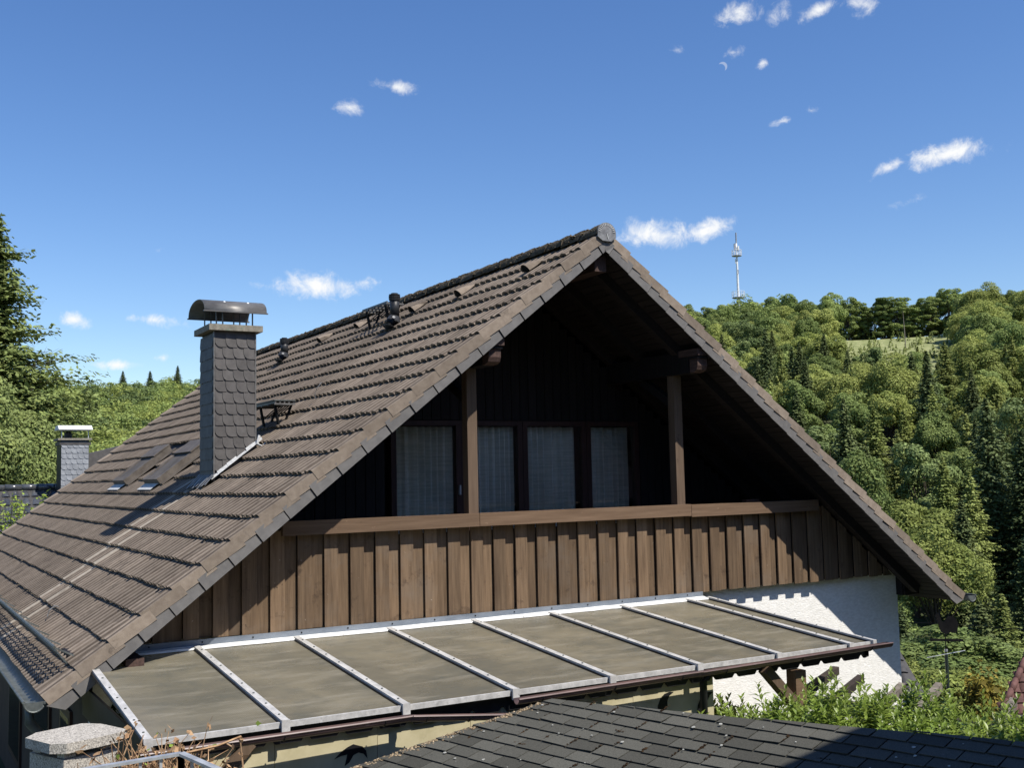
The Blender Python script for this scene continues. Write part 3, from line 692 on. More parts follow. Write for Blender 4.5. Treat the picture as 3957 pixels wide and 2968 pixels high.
# skylights --------------------------------------------------------------
for y0, y1 in SKY:
    s0, s1 = SKK[0]*GA, SKK[1]*GA
    b = MB()
    for (sa, sb, ya, yb) in ((s0, s1, y0, y0+.075), (s0, s1, y1-.075, y1), (s0, s0+.10, y0+.075, y1-.075), (s1-.10, s1, y0+.075, y1-.075)):
        q = [lp(-1, sa, ya, -.03), lp(-1, sb, ya, -.03), lp(-1, sb, ya, .085), lp(-1, sa, ya, .085)]
        b.prism(q[::-1], (0, yb-ya, 0))
    sk = b.build('skylight', 'sky_frame', house)
    q = [lp(-1, s0+.09, y0+.07, .05), lp(-1, s1-.09, y0+.07, .05), lp(-1, s1-.09, y0+.07, .07), lp(-1, s0+.09, y0+.07, .07)]
    MB().prism(q[::-1], (0, y1-y0-.14, 0)).build('pane', 'sky_pane', sk)
    q = [lp(-1, s0-.02, y0-.012, .088), lp(-1, s0+.30, y0-.012, .088), lp(-1, s0+.30, y0-.012, .108), lp(-1, s0-.02, y0-.012, .108)]
    MB().prism(q[::-1], (0, y1-y0+.024, 0)).build('cover_strip', 'sky_frame', sk)
    q = [lp(-1, s1-.01, y0+.1, .0), lp(-1, s1+.15, y0+.1, .006), lp(-1, s1+.15, y0+.1, .012), lp(-1, s1-.01, y0+.1, .008)]
    MB().prism(q[::-1], (0, y1-y0-.1, 0)).build('apron', 'lead_white', sk)
    for ya in (y0-.11, y1):
        q = [lp(-1, s0-.05, ya, -.02), lp(-1, s1, ya, -.02), lp(-1, s1, ya, .0), lp(-1, s0-.05, ya, .0)]
        MB().prism(q[::-1], (0, .11, 0)).build('side_flashing', 'sky_frame', sk)
# vents -------------------------------------------------------------------
for (xx, yy, hh) in ((-.83, 4.12, .36), (-.81, 9.1, .30)):
    z = roofz(xx)
    b = MB(); b.tube([(xx-.07, yy, z-.07), (xx-.02, yy, z+.03), (xx, yy, z+.11)], [.135, .105, .074], 14)
    vp = b.build('vent_pipe', 'black_plastic', house, smooth=True)
    MB().tube([(xx, yy, z+.10), (xx, yy, z+hh)], .068, 14).build('stack', 'black_plastic', vp, smooth=True)
    for j in range(4):
        MB().tube([(xx, yy, z+hh-.02+j*.024), (xx, yy, z+hh-.006+j*.024)], .088-.004*abs(j-1.5), 14).build('cap_ring', 'black_plastic', vp)
    MB().tube([(xx, yy, z+hh), (xx, yy, z+hh+.085)], .05, 10).build('cap_core', 'black_plastic', vp)
    MB().tube([(xx-.06, yy-.10, z+.075), (xx-.064, yy-.112, z+.081)], .022, 10).build('clamp_disc', 'lead', vp)
for (k, yy) in ((1.62, .92), (1.85, 2.57), (1.85, 7.83), (1.62, 6.27), (1.9, 4.0)):   # ventilation tiles
    s_ = k*GA; b = MB(); n = 9; V = []
    for j, (ds, r) in enumerate(((0, .075), (-.12, .062), (-.30, .012))):
        for i in range(n):
            t = math.pi*i/(n-1); p = lp(-1, s_+ds, yy-r*math.cos(t)*1.15, r*1.25*math.sin(t)-.012*j); V.append(p)
    b.add(V, [(j*n+i+1, j*n+i, (j+1)*n+i, (j+1)*n+i+1) for j in range(2) for i in range(n-1)])
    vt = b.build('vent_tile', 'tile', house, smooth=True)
    MB().add([lp(-1, s_-.012, yy-.075*math.cos(math.pi*i/8)*1.1, .09*math.sin(math.pi*i/8)-.01) for i in range(9)], [tuple(range(9))]).build('vent_mouth', 'iron_black', vt)
# chimney sweep platform and step by the pipe
def step_grate(name, yc, xc, ln, brk):
    z = roofz(xc)+.23
    g0 = MB().beam((xc+.11, yc-ln/2, z), (xc+.11, yc+ln/2, z), .02, .03)
    st_ = g0.build(name, 'iron_black', house)
    for i in range(5):
        xx = xc-.13+i*.06; MB().box(xx, xx+.018, yc-ln/2, yc+ln/2, z-.012, z+.016).build('grate_bar', 'zinc_dark', st_)
    for yy in [yc-ln/2+ln*j/brk for j in range(brk+1)]:
        MB().box(xc-.14, xc+.14, yy-.012, yy+.012, z-.03, z-.008).build('cross_bar', 'zinc_dark', st_)
    for yy in (yc-ln*.38, yc+ln*.38):
        MB().beam((xc-.10, yy, z-.03), (xc-.05, yy, roofz(xc-.05)-.02), .06, .02, up=(1, 0, 0)).build('bracket', 'iron_black', st_)
        MB().beam((xc+.12, yy, z-.03), (xc+.05, yy, roofz(xc+.05)-.02), .05, .02, up=(1, 0, 0)).build('bracket', 'iron_black', st_)
    for yy in [yc-ln/2+ln*(j+.5)/6 for j in range(6)]:
        MB().beam((xc+.13, yy, z-.02), (xc-.02, yy, z-.15), .014, .014).build('mesh_bar', 'iron_black', st_)
    return st_
step_grate('roof_step', 5.05, -.62, .95, 4)
sp = step_grate('sweep_platform', 3.86, -2.70, .80, 3)
MB().prism([(-2.84, 3.45, roofz(-2.70)+.265), (-2.56, 3.45, roofz(-2.70)+.265), (-2.56, 3.45, roofz(-2.70)+.252), (-2.84, 3.45, roofz(-2.70)+.252)][::-1], (0, .85, 0)).build('tread', 'zinc', sp)
MB().tube([(-2.40, 3.12, roofz(-2.40)+.02), (-2.42, 3.10, roofz(-2.42)+.10), (-2.40, 3.08, roofz(-2.4)+.16), (-2.34, 3.07, roofz(-2.34)+.19)], .006, 5).build('loose_wire', 'lead', house)
MB().tube([(-5.46, 3.05, roofz(-5.46)+.0), (-5.50, 3.03, roofz(-5.5)+.05), (-5.56, 3.02, roofz(-5.56)+.05), (-5.58, 3.02, roofz(-5.58)+.0)], .008, 5).build('loose_wire', 'lead', house)
# snow guard: lattice strip above the eave
sg = MB(); s_ = 21.08*GA
top = lambda y: lp(-1, s_-.02, y, .20)
sg.tube([top(.28), top(14.9)], .014, 6)
guard = sg.build('snow_guard', 'zinc', house)
for hh in (.03, .08, .125, .165):
    MB().tube([lp(-1, s_-.01, .28, hh), lp(-1, s_-.01, 14.9, hh)], .006, 4).build('guard_wire', 'zinc', guard)
b = MB()
for i in range(146):
    y = .30+i*.10; b.beam(lp(-1, s_-.012, y, .01), lp(-1, s_-.018, y+.05, .20), .012, .008)
    if i < 145: b.beam(lp(-1, s_-.008, y+.10, .01), lp(-1, s_-.014, y+.05, .20), .012, .008)
b.build('lattice', 'zinc', guard, kind='stuff')
for i in range(19):
    y = .42+i*.8
    MB().beam(lp(-1, s_-.10, y, .0), lp(-1, s_-.015, y, .185), .010, .014).build('stay', 'zinc', guard)
# eave gutters and downpipe
for sd in (-1, 1):
    b = MB(); gx, gz, gr = sd*(EX+.055), -NC*GA*SA-.035, .082; V = []; n = 11
    for y in (-.06, 4, 9, DEP):
        for i in range(n):
            t = math.pi*i/(n-1); V.append((gx-sd*gr*math.cos(t), y, gz-gr*math.sin(t)))
        for i in range(n):
            t = math.pi*i/(n-1); V.append((gx-sd*(gr-.004)*math.cos(t), y, gz-(gr-.004)*math.sin(t)))
    F = []
    for j in range(3):
        for i in range(n-1):
            F += [(j*2*n+i, j*2*n+i+1, (j+1)*2*n+i+1, (j+1)*2*n+i), (j*2*n+n+i+1, j*2*n+n+i, (j+1)*2*n+n+i, (j+1)*2*n+n+i+1)]
    b.add(V, F); gt = b.build('gutter', 'zinc', house, smooth=True)
    MB().tube([(gx+sd*gr, -.06, gz+.004), (gx+sd*gr, DEP, gz+.004)], .013, 7).build('gutter_bead', 'zinc', gt)
    MB().prism([(gx+gr*math.cos(t), -.062, gz-gr*math.sin(t)) for t in [math.pi*i/12 for i in range(13)]], (0, .006, 0)).build('stop_end', 'zinc', gt)
    MB().tube([(gx+gr*math.cos(t), -.064, gz-gr*math.sin(t)) for t in [math.pi*i/12 for i in range(13)]], .009, 6).build('end_bead', 'zinc', gt)
gx = -(EX+.055); gz = -NC*GA*SA-.035
MB().tube([(gx, .25, gz-.07), (gx, .25, gz-.22), (gx+.25, .42, gz-.55), (-WX-.10, .52, gz-.75), (-WX-.10, .52, -7)], .042, 10).build('downpipe', 'zinc', house, smooth=True)
# eave end boxes under the right corner
MB().box(WX-.02, EX-.22, .62, 1.4, -4.62, -4.33).build('eave_box', 'dark_wood', house)
for i in range(4):
    MB().box(WX+.0, EX-.10-.05*i, .60-.004*i, .64, -4.40-.07*i, -4.345-.07*i).build('eave_board', 'dark_wood', house)
MB().box(-EX+.30, -WX+.25, .60, 1.0, -4.62, -4.33).build('eave_box', 'dark_wood', house)
MB().box(-5.30, -5.14, .10, .7, -4.52, -4.36).build('purlin_foot', 'purlin_wood', house)
def onY(x, y, Y):
    d = ray(x, y); return CAM + d*((Y-CAM[1])/d[1])
# ------------------------------------------------------------------ glazed canopy along the gable
canopy = thing('patio_canopy', 'lean-to patio canopy of dull olive polycarbonate panes and aluminium bars', 'canopy', (-1.9, -.8, 0))
CS = .23/2.58
def cz(y): return -4.37+(y-.5)*CS
BX = [-5.57, -4.57, -3.58, -2.57, -1.57, -.57, .43, 1.43, 1.77]
for i in range(8):
    xa, xb = BX[i]+.012, BX[i+1]-.012; b = MB(); n = 6; m = 10
    V = [(lerp(xa, xb, u/n), lerp(.50, -2.075, v/m), cz(lerp(.5, -2.075, v/m))-.018-.012*math.sin(math.pi*u/n)*math.sin(math.pi*v/m)) for v in range(m+1) for u in range(n+1)]
    b.add(V, [(v*(n+1)+u+1, v*(n+1)+u, (v+1)*(n+1)+u, (v+1)*(n+1)+u+1) for v in range(m) for u in range(n)])
    b.build('pane', 'polycarbonate', canopy, smooth=True)
    MB().prism([(xa+.02, -2.062, cz(-2.07)-.006), (xb-.02, -2.062, cz(-2.07)-.006), (xb-.02, -2.085, cz(-2.08)-.006), (xa+.02, -2.085, cz(-2.08)-.006)], (0, 0, -.042)).build('edge_trim', 'alu', canopy)
for i, xx in enumerate(BX):
    w = .030 if i < 8 else .022
    b = MB(); b.prism([(xx-w, .50, cz(.5)-.012), (xx+w, .50, cz(.5)-.012), (xx+w, .50, cz(.5)+.014), (xx-w, .50, cz(.5)+.014)], (0, -2.60, -2.60*CS))
    br = b.build('glazing_bar', 'alu', canopy)
    MB().prism([(xx-w-.010, .50, cz(.5)-.020), (xx-w-.002, .50, cz(.5)-.020), (xx-w-.002, .50, cz(.5)-.004), (xx-w-.010, .50, cz(.5)-.004)], (0, -2.57, -2.57*CS)).build('bar_gasket', 'fascia_black', br)
    MB().box(xx-w-.002, xx+w+.002, -2.118, -2.096, cz(-2.1)-.075, cz(-2.1)+.016).build('bar_end', 'alu', br)
    for j in range(8):
        yy = .32-j*.325; MB().tube([(xx, yy, cz(yy)+.012), (xx, yy, cz(yy)+.021)], .009, 7).build('screw', 'zinc', br)
    MB().box(xx-.03, xx+.03, -2.0, .5, cz(-2.1)-.16, cz(-2.1)-.05).build('canopy_rafter', 'fascia_black', canopy) if i in (0, 8) else \
        MB().prism([(xx-.03, .5, cz(.5)-.05), (xx+.03, .5, cz(.5)-.05), (xx+.03, .5, cz(.5)-.15), (xx-.03, .5, cz(.5)-.15)], (0, -2.45, -2.45*CS)).build('canopy_rafter', 'fascia_black', canopy)
# wall flashing and the painted sealing strip
MB().prism([(-5.2, .592, -4.372), (1.75, .592, -4.360), (1.75, .592, -4.300), (-5.2, .592, -4.312)], (0, -.012, 0)).build('wall_flashing', 'alu_flash', canopy)
for i in range(14):
    xx = -5.0+i*.5; MB().tube([(xx, .582, -4.338+i*.0009), (xx, .574, -4.338+i*.0009)], .008, 6).build('flashing_screw', 'iron_black', canopy)
b = MB(); rr = random.Random(2); pr = None; V = []; F = []
for i in range(57):
    xx = -5.3+i*.126; j_ = rr.uniform(-.010, .012)
    V += [(xx, .579, -4.368+.0015*(xx+5.3)+j_*.2), (xx, .525+j_*.3, -4.366), (xx, .455+j_, cz(.45)+.006), (xx, .450+j_, cz(.45)-.012)]
    if i: o = (i-1)*4; F += [(o+k, o+4+k, o+5+k, o+1+k) for k in range(3)]
b.add(V, [f[::-1] for f in F]); b.build('sealing_strip', 'seal_white', canopy)
# black fascia with a notched lower edge
b = MB(); top = [(-5.60, -4.645), (1.80, -4.615)]; bot = []
xx = 1.80; bot.append((xx, -4.77))
nx = [-.33+.2885*i for i in range(-18, 8)]
for c in sorted(nx, reverse=True):
    if c > 1.72 or c < -5.5: continue
    zb = -4.785
    bot += [(c+.045, zb), (c+.008, zb+.045), (c-.008, zb+.045), (c-.045, zb)]
bot.append((-5.60, -4.79))
for seg in range(1):
    poly = [(x_, -2.0, z_) for x_, z_ in [top[1]]+bot+[top[0]]]
    b.prism(poly, (0, .022, 0))
b.build('fascia', 'fascia_black', canopy)
MB().box(-5.605, -5.58, -2.05, .45, -4.86, -4.60).build('side_fascia', 'fascia_black', canopy)
# brown gutters, one length hanging loose
def halfpipe(p0, p1, r, n=9, th=.004):
    p0 = np.array(p0, float); p1 = np.array(p1, float); V = []; m = 6
    for j in range(m+1):
        p = lerp(p0, p1, j/m)
        for rad in (r, r-th):
            for i in range(n):
                t = math.pi*i/(n-1); V.append(p+np.array([0, -rad*math.cos(t), -rad*math.sin(t)]))
    F = []
    for j in range(m):
        for i in range(n-1):
            a0 = j*2*n+i; F += [(a0+1, a0, a0+2*n, a0+2*n+1), (a0+n, a0+n+1, a0+3*n+1, a0+3*n)]
    for a0 in (0, m*2*n): F += [(a0+i, a0+i+1, a0+n+i+1, a0+n+i) for i in range(n-1)]
    return MB().add(V, F)
for p0, p1 in (((-5.68, -2.20, -4.665), (-3.55, -2.165, -4.672)), ((-3.58, -2.19, -4.668), (-2.60, -2.26, -4.765)), ((-2.60, -2.165, -4.660), (-.62, -2.165, -4.644)), ((-.64, -2.163, -4.650), (1.93, -2.165, -4.622))):
    gt = halfpipe(p0, p1, .048).build('gutter', 'gutter_brown', canopy, smooth=True)
    q0, q1 = np.array(p0)+[0, -.048, .002], np.array(p1)+[0, -.048, .002]
    MB().tube([q0, q1], .009, 6).build('gutter_bead', 'gutter_brown', gt)
    for t in (.12, .5, .88):
        c = lerp(np.array(p0), np.array(p1), t); MB().tube([c+[0, -.052*math.cos(s_), -.052*math.sin(s_)] for s_ in [math.pi*k/8 for k in range(9)]], .006, 4).build('gutter_clip', 'fascia_black', gt)
MB().prism([(1.93, -2.165-.048*math.cos(t), -4.622-.048*math.sin(t)) for t in [math.pi*k/8 for k in range(9)]], (.006, 0, 0)).build('gutter_stop', 'fascia_black', canopy)
MB().tube([(-.50, -2.13, -4.69), (-.50, -2.06, -4.78), (-.50, -2.05, -7)], .036, 10).build('downpipe', 'fascia_black', canopy, smooth=True)
# timber posts and braces
for xx, sgn in ((.80, -1), (-5.30, 1)):
    MB().box(xx-.07-(.05 if xx > 0 else 0), xx+.07-(.05 if xx > 0 else 0), -2.065 if xx > 0 else -1.92, -1.935 if xx > 0 else -1.78, -7, -4.80 if xx > 0 else -4.66).build('post', 'rail_wood' if xx > 0 else 'post_wood', canopy)
    MB().beam((xx+sgn*.03, -2.03 if xx > 0 else -1.99, -5.22), (xx+sgn*.50, -2.03 if xx > 0 else -1.99, -4.74), .09, .05 if xx < 0 else .11, up=(0, 1, 0)).build('brace', 'post_wood', canopy)
MB().beam((-5.5, -1.9, -4.72), (1.75, -1.9, -4.70), .10, .12).build('front_beam', 'fascia_black', canopy)
# yellowish panels closing the front
px = -5.45
while px < -.35:
    pe = min(px+.84, -.30)
    MB().box(px+.002, pe-.002, -1.965, -1.945, -7, -4.68).build('wall_panel', 'panel_yellow', canopy); px = pe
# bird stickers
def sticker(pts, cx, cy, sc, label, mir=1):
    c = onY(cx, cy, -1.968)
    o = MB().prism([(c[0]+mir*x_*sc, -1.967, c[2]+z_*sc) for x_, z_ in pts], (0, -.002, 0)).build('bird_sticker', 'sticker', canopy, label=label); return o
swift = [(-1, -.25), (-.55, .12), (-.2, .30), (.15, .42), (.35, .34), (.70, .22), (.92, -.05), (1.0, -.50), (.75, -.18), (.45, -.08), (.15, -.18), (-.10, -.55), (-.38, -.70), (-.30, -.42), (-.22, -.10), (-.55, -.12)]
crow = [(-.5, -.7), (-.45, -.1), (-.2, .35), (.15, .62), (.6, .72), (1.0, .68), (.62, .48), (.42, .15), (.40, -.25), (.15, -.6), (-.1, -1.0), (-.5, -1.1)]
sticker(swift, 758, 1626, .14, 'black flying bird sticker on the yellowish panel')
sticker(crow, 1432, 1520, .13, 'black curved bird sticker above the shingle roof')
sticker(crow, 1518, 1521, .14, 'black curved bird sticker beside the downpipe')

# ------------------------------------------------------------------ shingled shed in the foreground
SCL = 3.45; TH, PH = math.radians(-74.5), math.radians(15.5)
D1 = np.array([math.cos(TH), math.sin(TH), 0]); D2 = np.array([-math.sin(TH)*math.cos(PH), math.cos(TH)*math.cos(PH), math.sin(PH)]); DN = np.cross(D1, D2)
def sp_(u, v, n=0): return CAM + u*D1 + v*D2 + (n-SCL)*DN
shed = thing('garden_shed', 'small shed under a mossy dark bitumen shingle roof in the foreground', 'shed', tuple(sp_(-4.5, 4.6)[:2])+(0,))
def ridge_v(u): return 5.80+(u+5.944)*.1187
def left_u(v): return -5.944+(v-5.80)*.541
poly = [(-5.944, 5.80), (left_u(3.0), 3.0), (-1.3, 3.0), (-1.3, ridge_v(-1.3))]
b = MB(); b.prism([sp_(u, v, -.012) for u, v in poly], -DN*.03); sroof = b.build('shed_roof', 'iron_black', shed)
HZ = np.array([D2[0], D2[1], 0])/math.hypot(D2[0], D2[1])
A_, B_ = sp_(-5.944, 5.80, -.012), sp_(-1.3, ridge_v(-1.3), -.012)
MB().prism([A_, B_, B_+HZ*1.6+np.array([0, 0, -.62]), A_+HZ*1.6+np.array([0, 0, -.62])], (0, 0, -.03)).build('rear_slope', 'shingle', shed)
q = [sp_(left_u(3.3)+.12, 3.3, -.1), sp_(-1.5, 3.3, -.1), B_+HZ*1.45+np.array([0, 0, -.75]), A_+HZ*1.45+np.array([0, 0, -.75])]
zt = min(p[2] for p in q)-.0
wl = MB(); lo = [np.array([p[0], p[1], -7.0]) for p in q]; hi = [np.array([p[0], p[1], p[2]-.02]) for p in q]
for i in range(4):
    j = (i+1) % 4; wl.add([lo[i], lo[j], hi[j], hi[i]], [(0, 1, 2, 3)])
wl.build('shed_wall', 'beam_dark', shed)
def clip(pts, f):
    out = []
    for i in range(len(pts)):
        a_, b_ = pts[i], pts[(i+1) % len(pts)]; fa, fb = f(a_), f(b_)
        if fa >= 0: out.append(a_)
        if (fa >= 0) != (fb >= 0):
            t = fa/(fa-fb); out.append((a_[0]+(b_[0]-a_[0])*t, a_[1]+(b_[1]-a_[1])*t))
    return out
EXP, TAB = .134, .2415
rr = random.Random(9); moss_pts = []
for row in range(-2, 17):
    v0 = 6.27-EXP*(row+1)
    off = (row % 2)*TAB/2+rr.uniform(-.012, .012)
    u = -7.6+off
    while u < -1.4:
        j1, j2 = rr.uniform(-.004, .004), rr.uniform(-.004, .004)
        wob = .012*math.sin(u*2.3+row*.4)
        pts = [(u+.006, v0+wob+j1), (u+TAB-.006, v0+wob+j2), (u+TAB-.004, v0+EXP+.03), (u+.004, v0+EXP+.03)]
        pts = clip(clip(pts, lambda p: ridge_v(p[0])-p[1]), lambda p: p[0]-left_u(p[1])-.0)
        if len(pts) >= 3 and v0 > 4.15:
            lift = rr.uniform(0, .007) if rr.random() < .3 else 0; lu = rr.choice((u, u+TAB))
            P = [sp_(a_, c_, lift*max(0, 1-abs(a_-lu)/TAB)*(c_ < v0+.05) + (.010-.014*((c_-v0)/(EXP+.03))) + .006*math.sin(a_*1.7)) for a_, c_ in pts]
            MB().prism(P, -DN*.005).build('shingle', 'shingle', sroof)
            if rr.random() < .34: moss_pts.append((u+TAB, v0+EXP*rr.uniform(.2, .8), rr.uniform(.010, .045), rr.random()))
        u += TAB
def shed_moss(r_):
    u, v, ln_, w_ = r_.choice(moss_pts)
    if w_ > .75: return sp_(u+r_.gauss(0, .03), v-.04+r_.gauss(0, .005), .006), r_.uniform(.4, .9)
    return sp_(u+r_.gauss(0, .005), v+r_.gauss(0, ln_), .004), r_.uniform(.35, .95)
tufts('moss', 1100, shed_moss, 'moss', sroof, .014, 8)
rr = random.Random(31); lb = MB()
for i in range(70):
    v = rr.uniform(4.3, 6.1); u = rr.uniform(-6.3, -1.9)
    if v > ridge_v(u)-.03 or u < left_u(v)+.05: continue
    r_ = rr.uniform(.004, .014)*(1.4 if rr.random() < .15 else 1); k0 = rr.random()*6
    lb.prism([sp_(u+r_*math.cos(k0+t)*rr.uniform(.75, 1.15), v+r_*math.sin(k0+t)*rr.uniform(.75, 1.15), .0125) for t in [6.283*j/8 for j in range(8)]], DN*.003)
lb.build('lichen', 'lichen', sroof, kind='stuff')
def litter_at(r_):
    v = r_.uniform(3.6, 5.7); return sp_(left_u(v)+abs(r_.gauss(0, .035)), v, .008), r_.uniform(.4, 1.3)
tufts('leaf_litter', 700, litter_at, 'litter', sroof, .014, 9)
MB().prism([sp_(-5.96, 5.82, .0), sp_(left_u(3.0)-.02, 3.0, 0), sp_(left_u(3.0)-.02, 3.0, -.07), sp_(-5.96, 5.82, -.07)], D1*.018).build('verge_board', 'iron_black', shed)

# ------------------------------------------------------------------ house behind the photographer (only its shadow and mirror image reach the picture)
nb = thing('neighbour_house', 'neighbouring house outside the frame whose eave shades the shingle roof corner', 'house', (1.5, -12.5, 0))
MB().box(-3.0, 15, -16, -9.1, -7, .2).build('wall', 'pan_red', nb)
MB().prism([(-3.4, -8.50, .38), (15.4, -6.94, .38), (15.4, -12.5, 3.6), (-3.4, -12.5, 3.6)], (0, 0, .12)).build('roof', 'pan_red', nb)

# ------------------------------------------------------------------ garden fireplace chimney, railing, dry shrub, ivy
gp = at(160, 1585, 7.9)
grill = thing('fireplace_chimney', 'rough concrete block garden chimney with a stone slab on spacers', 'chimney', (gp[0], gp[1], 0))
RG = Matrix.Rotation(math.radians(24), 3, 'Z')
def gpt(x, y, z): v = RG @ Vector((x, y, 0)); return (gp[0]+v.x, gp[1]+v.y, z)
zt = gp[2]+.0
b = MB(); sl_ = [(-.25, -.13), (-.19, -.22), (.03, -.24), (.20, -.235), (.25, -.20), (.26, .10), (.20, .22), (-.12, .24), (-.24, .16)]
b.prism([gpt(x, y, zt-.062) for x, y in sl_], (0, 0, .062)); b.build('cap_stone', 'granite', grill)
for x, y in ((-.14, -.14), (.13, -.14), (.13, .13), (-.14, .13)):
    MB().prism([gpt(x+a_, y+c_, zt-.10) for a_, c_ in ((-.04, -.04), (.04, -.04), (.04, .04), (-.04, .04))], (0, 0, .038)).build('spacer', 'granite', grill)
for k in range(9):
    z0 = zt-.102-.25*(k+1)
    o_, i_ = .19, .12
    b = MB(); P = [gpt(x, y, z0+.003) for x, y in ((-o_, -o_), (o_, -o_), (o_, o_), (-o_, o_))]; Q = [gpt(x, y, z0+.003) for x, y in ((-i_, -i_), (i_, -i_), (i_, i_), (-i_, i_))]
    up = np.array([0, 0, .244]); V = P+Q+[tuple(np.array(p)+up) for p in P+Q]
    F = [(i, (i+1) % 4, 8+(i+1) % 4, 8+i) for i in range(4)]+[(4+(i+1) % 4, 4+i, 12+i, 12+(i+1) % 4) for i in range(4)]+[(8+i, 8+(i+1) % 4, 12+(i+1) % 4, 12+i) for i in range(4)]+[((i+1) % 4, i, 4+i, 4+(i+1) % 4) for i in range(4)]
    b.add(V, F).build('flue_block', 'granite', grill)
RA, RB, RC_ = at(120, 1674, 7.0), at(391, 1629, 7.0), at(540, 1694, 6.6)
railg = thing('garden_railing', 'galvanised steel railing corner at the lower left', 'railing', (RB[0], RB[1], 0))
for p0, p1 in ((RA, RB), (RB, RC_)):
    MB().beam(p0, p1, .045, .016).build('top_rail', 'galv', railg)
    MB().beam(p0-np.array([0, 0, .85]), p1-np.array([0, 0, .85]), .03, .03).build('bottom_rail', 'galv', railg)
    n = 6
    for i in range(n+1):
        p = lerp(p0, p1, i/n); MB().beam(p-np.array([0, 0, .005]), p-np.array([0, 0, .9 if 0 < i < n else 1.0]), .030 if i in (0, n) else .016, .030 if i in (0, n) else .016, up=(1, 0, 0)).build('baluster', 'galv', railg)
lw = MB()
lw.prism([RA+[-.2, .1, -1.0], RB+[.1, .15, -1.0], RC_+[.2, 0, -1.0], RC_+[-.4, -2.4, -1.0], RA+[-.4, -2.4, -1.0]], (0, 0, -1.7)).build('retaining_wall', 'granite', kind='structure')
# leaf clouds -----------------------------------------------------------
def quads(P, Nn, size, asp, rng, fold=0.0):
    """one leaf-shaped quad per point: P (n,3), Nn normals, size (n,), asp length/width"""
    n = len(P); Nn = Nn/np.maximum(1e-6, np.linalg.norm(Nn, axis=1))[:, None]
    t = rng.normal(size=(n, 3)); t -= (t*Nn).sum(1)[:, None]*Nn; t /= np.linalg.norm(t, axis=1)[:, None]
    w = np.cross(Nn, t); s = size[:, None]
    a = P-t*s*asp/2; c = P+t*s*asp/2
    j = rng.uniform(.75, 1.25, (n, 1))
    b = P+w*s*.5*j+t*s*rng.uniform(-.25, .25, (n, 1)); d = P-w*s*.5*j+t*s*rng.uniform(-.25, .25, (n, 1))
    V = np.stack([a, b, c, d], 1).reshape(-1, 3); F = np.arange(4*n).reshape(n, 4)
    return V, F
def leaves_mesh(name, P, Nn, size, m, seed=0, asp=1.3):
    rng = np.random.default_rng(seed); V, F = quads(np.asarray(P, float), np.asarray(Nn, float), np.asarray(size, float), asp, rng); return fastmesh(name, V, F, m)
rng = np.random.default_rng(4)
dp = at(325, 1652, 7.35)
dry = thing('dry_shrub', 'dry brown twiggy shrub with a few green leaves behind the railing', 'shrub', (dp[0], dp[1], 0))
b = MB(); rr = random.Random(3); tips = []
for i in range(260):
    x0, y0 = dp[0]+rr.gauss(0, .17), dp[1]+rr.gauss(0, .12); z0 = dp[2]-.28+rr.uniform(-.1, .12)
    d = np.array([rr.gauss(0, .45), rr.gauss(0, .45), rr.uniform(.3, 1)]); d /= np.linalg.norm(d); ln = rr.uniform(.12, .42)
    p0 = np.array([x0, y0, z0]); p1 = p0+d*ln*.6; p2 = p1+(d+np.array([rr.gauss(0, .4), rr.gauss(0, .4), .1]))*ln*.45
    b.tube([p0, p1, p2], [.006, .0045, .002], 4); tips += [p1, p2]
b.build('twigs', 'twig', dry, kind='stuff')
tp = np.array([tips[rr.randrange(len(tips))] for _ in range(900)])+rng.normal(0, .014, (900, 3))
o = link('dry_leaves', leaves_mesh('dry_leaves', tp+[0, 0, ZO], rng.normal(size=(900, 3)), rng.uniform(.014, .038, 900), 'twig', 1, 1.8), dry, kind='stuff')
tp = np.array([tips[rr.randrange(len(tips))] for _ in range(70)])+np.array([.10, 0, -.03])+rng.normal(0, .05, (70, 3))
link('green_leaves', leaves_mesh('green_leaves', tp+[0, 0, ZO], rng.normal(size=(70, 3))+[0, 0, 1], rng.uniform(.02, .034, 70), 'leaf_hedge', 2, 1.4), dry, kind='stuff')
b = MB(); b.tube([(dp[0], dp[1], -7), (dp[0]+.02, dp[1], dp[2]-.30)], [.06, .04], 7); b.build('stem', 'bark', dry)
MB().tube([at(395, 1629, 7.1), at(470, 1612, 7.3), at(520, 1592, 7.4)], .008, 5).build('bare_shoot', 'twig', dry)
iv = thing('ivy', 'dark ivy climbing the shaded white wall under the left eave', 'climber', (-5.2, .7, 0))
n = 420; ip = np.stack([rng.normal(-5.15, .20, n), rng.uniform(.66, .71, n), rng.uniform(-6.6, -4.85, n)], 1)
link('foliage', leaves_mesh('ivy', ip+[0, 0, ZO], rng.normal(0, .5, (n, 3))+[0, -1, .3], rng.uniform(.05, .11, n), 'leaf_ivy', 3, 1.1), iv, kind='stuff')
b = MB()
for i in range(5): b.tube([(-5.15+.1*i-.2, .715, -7), (-5.2+.08*i-.1, .715, -5.9), (-5.15+.1*i-.25, .715, -4.95)], .008, 4)
b.build('stems', 'bark', iv)

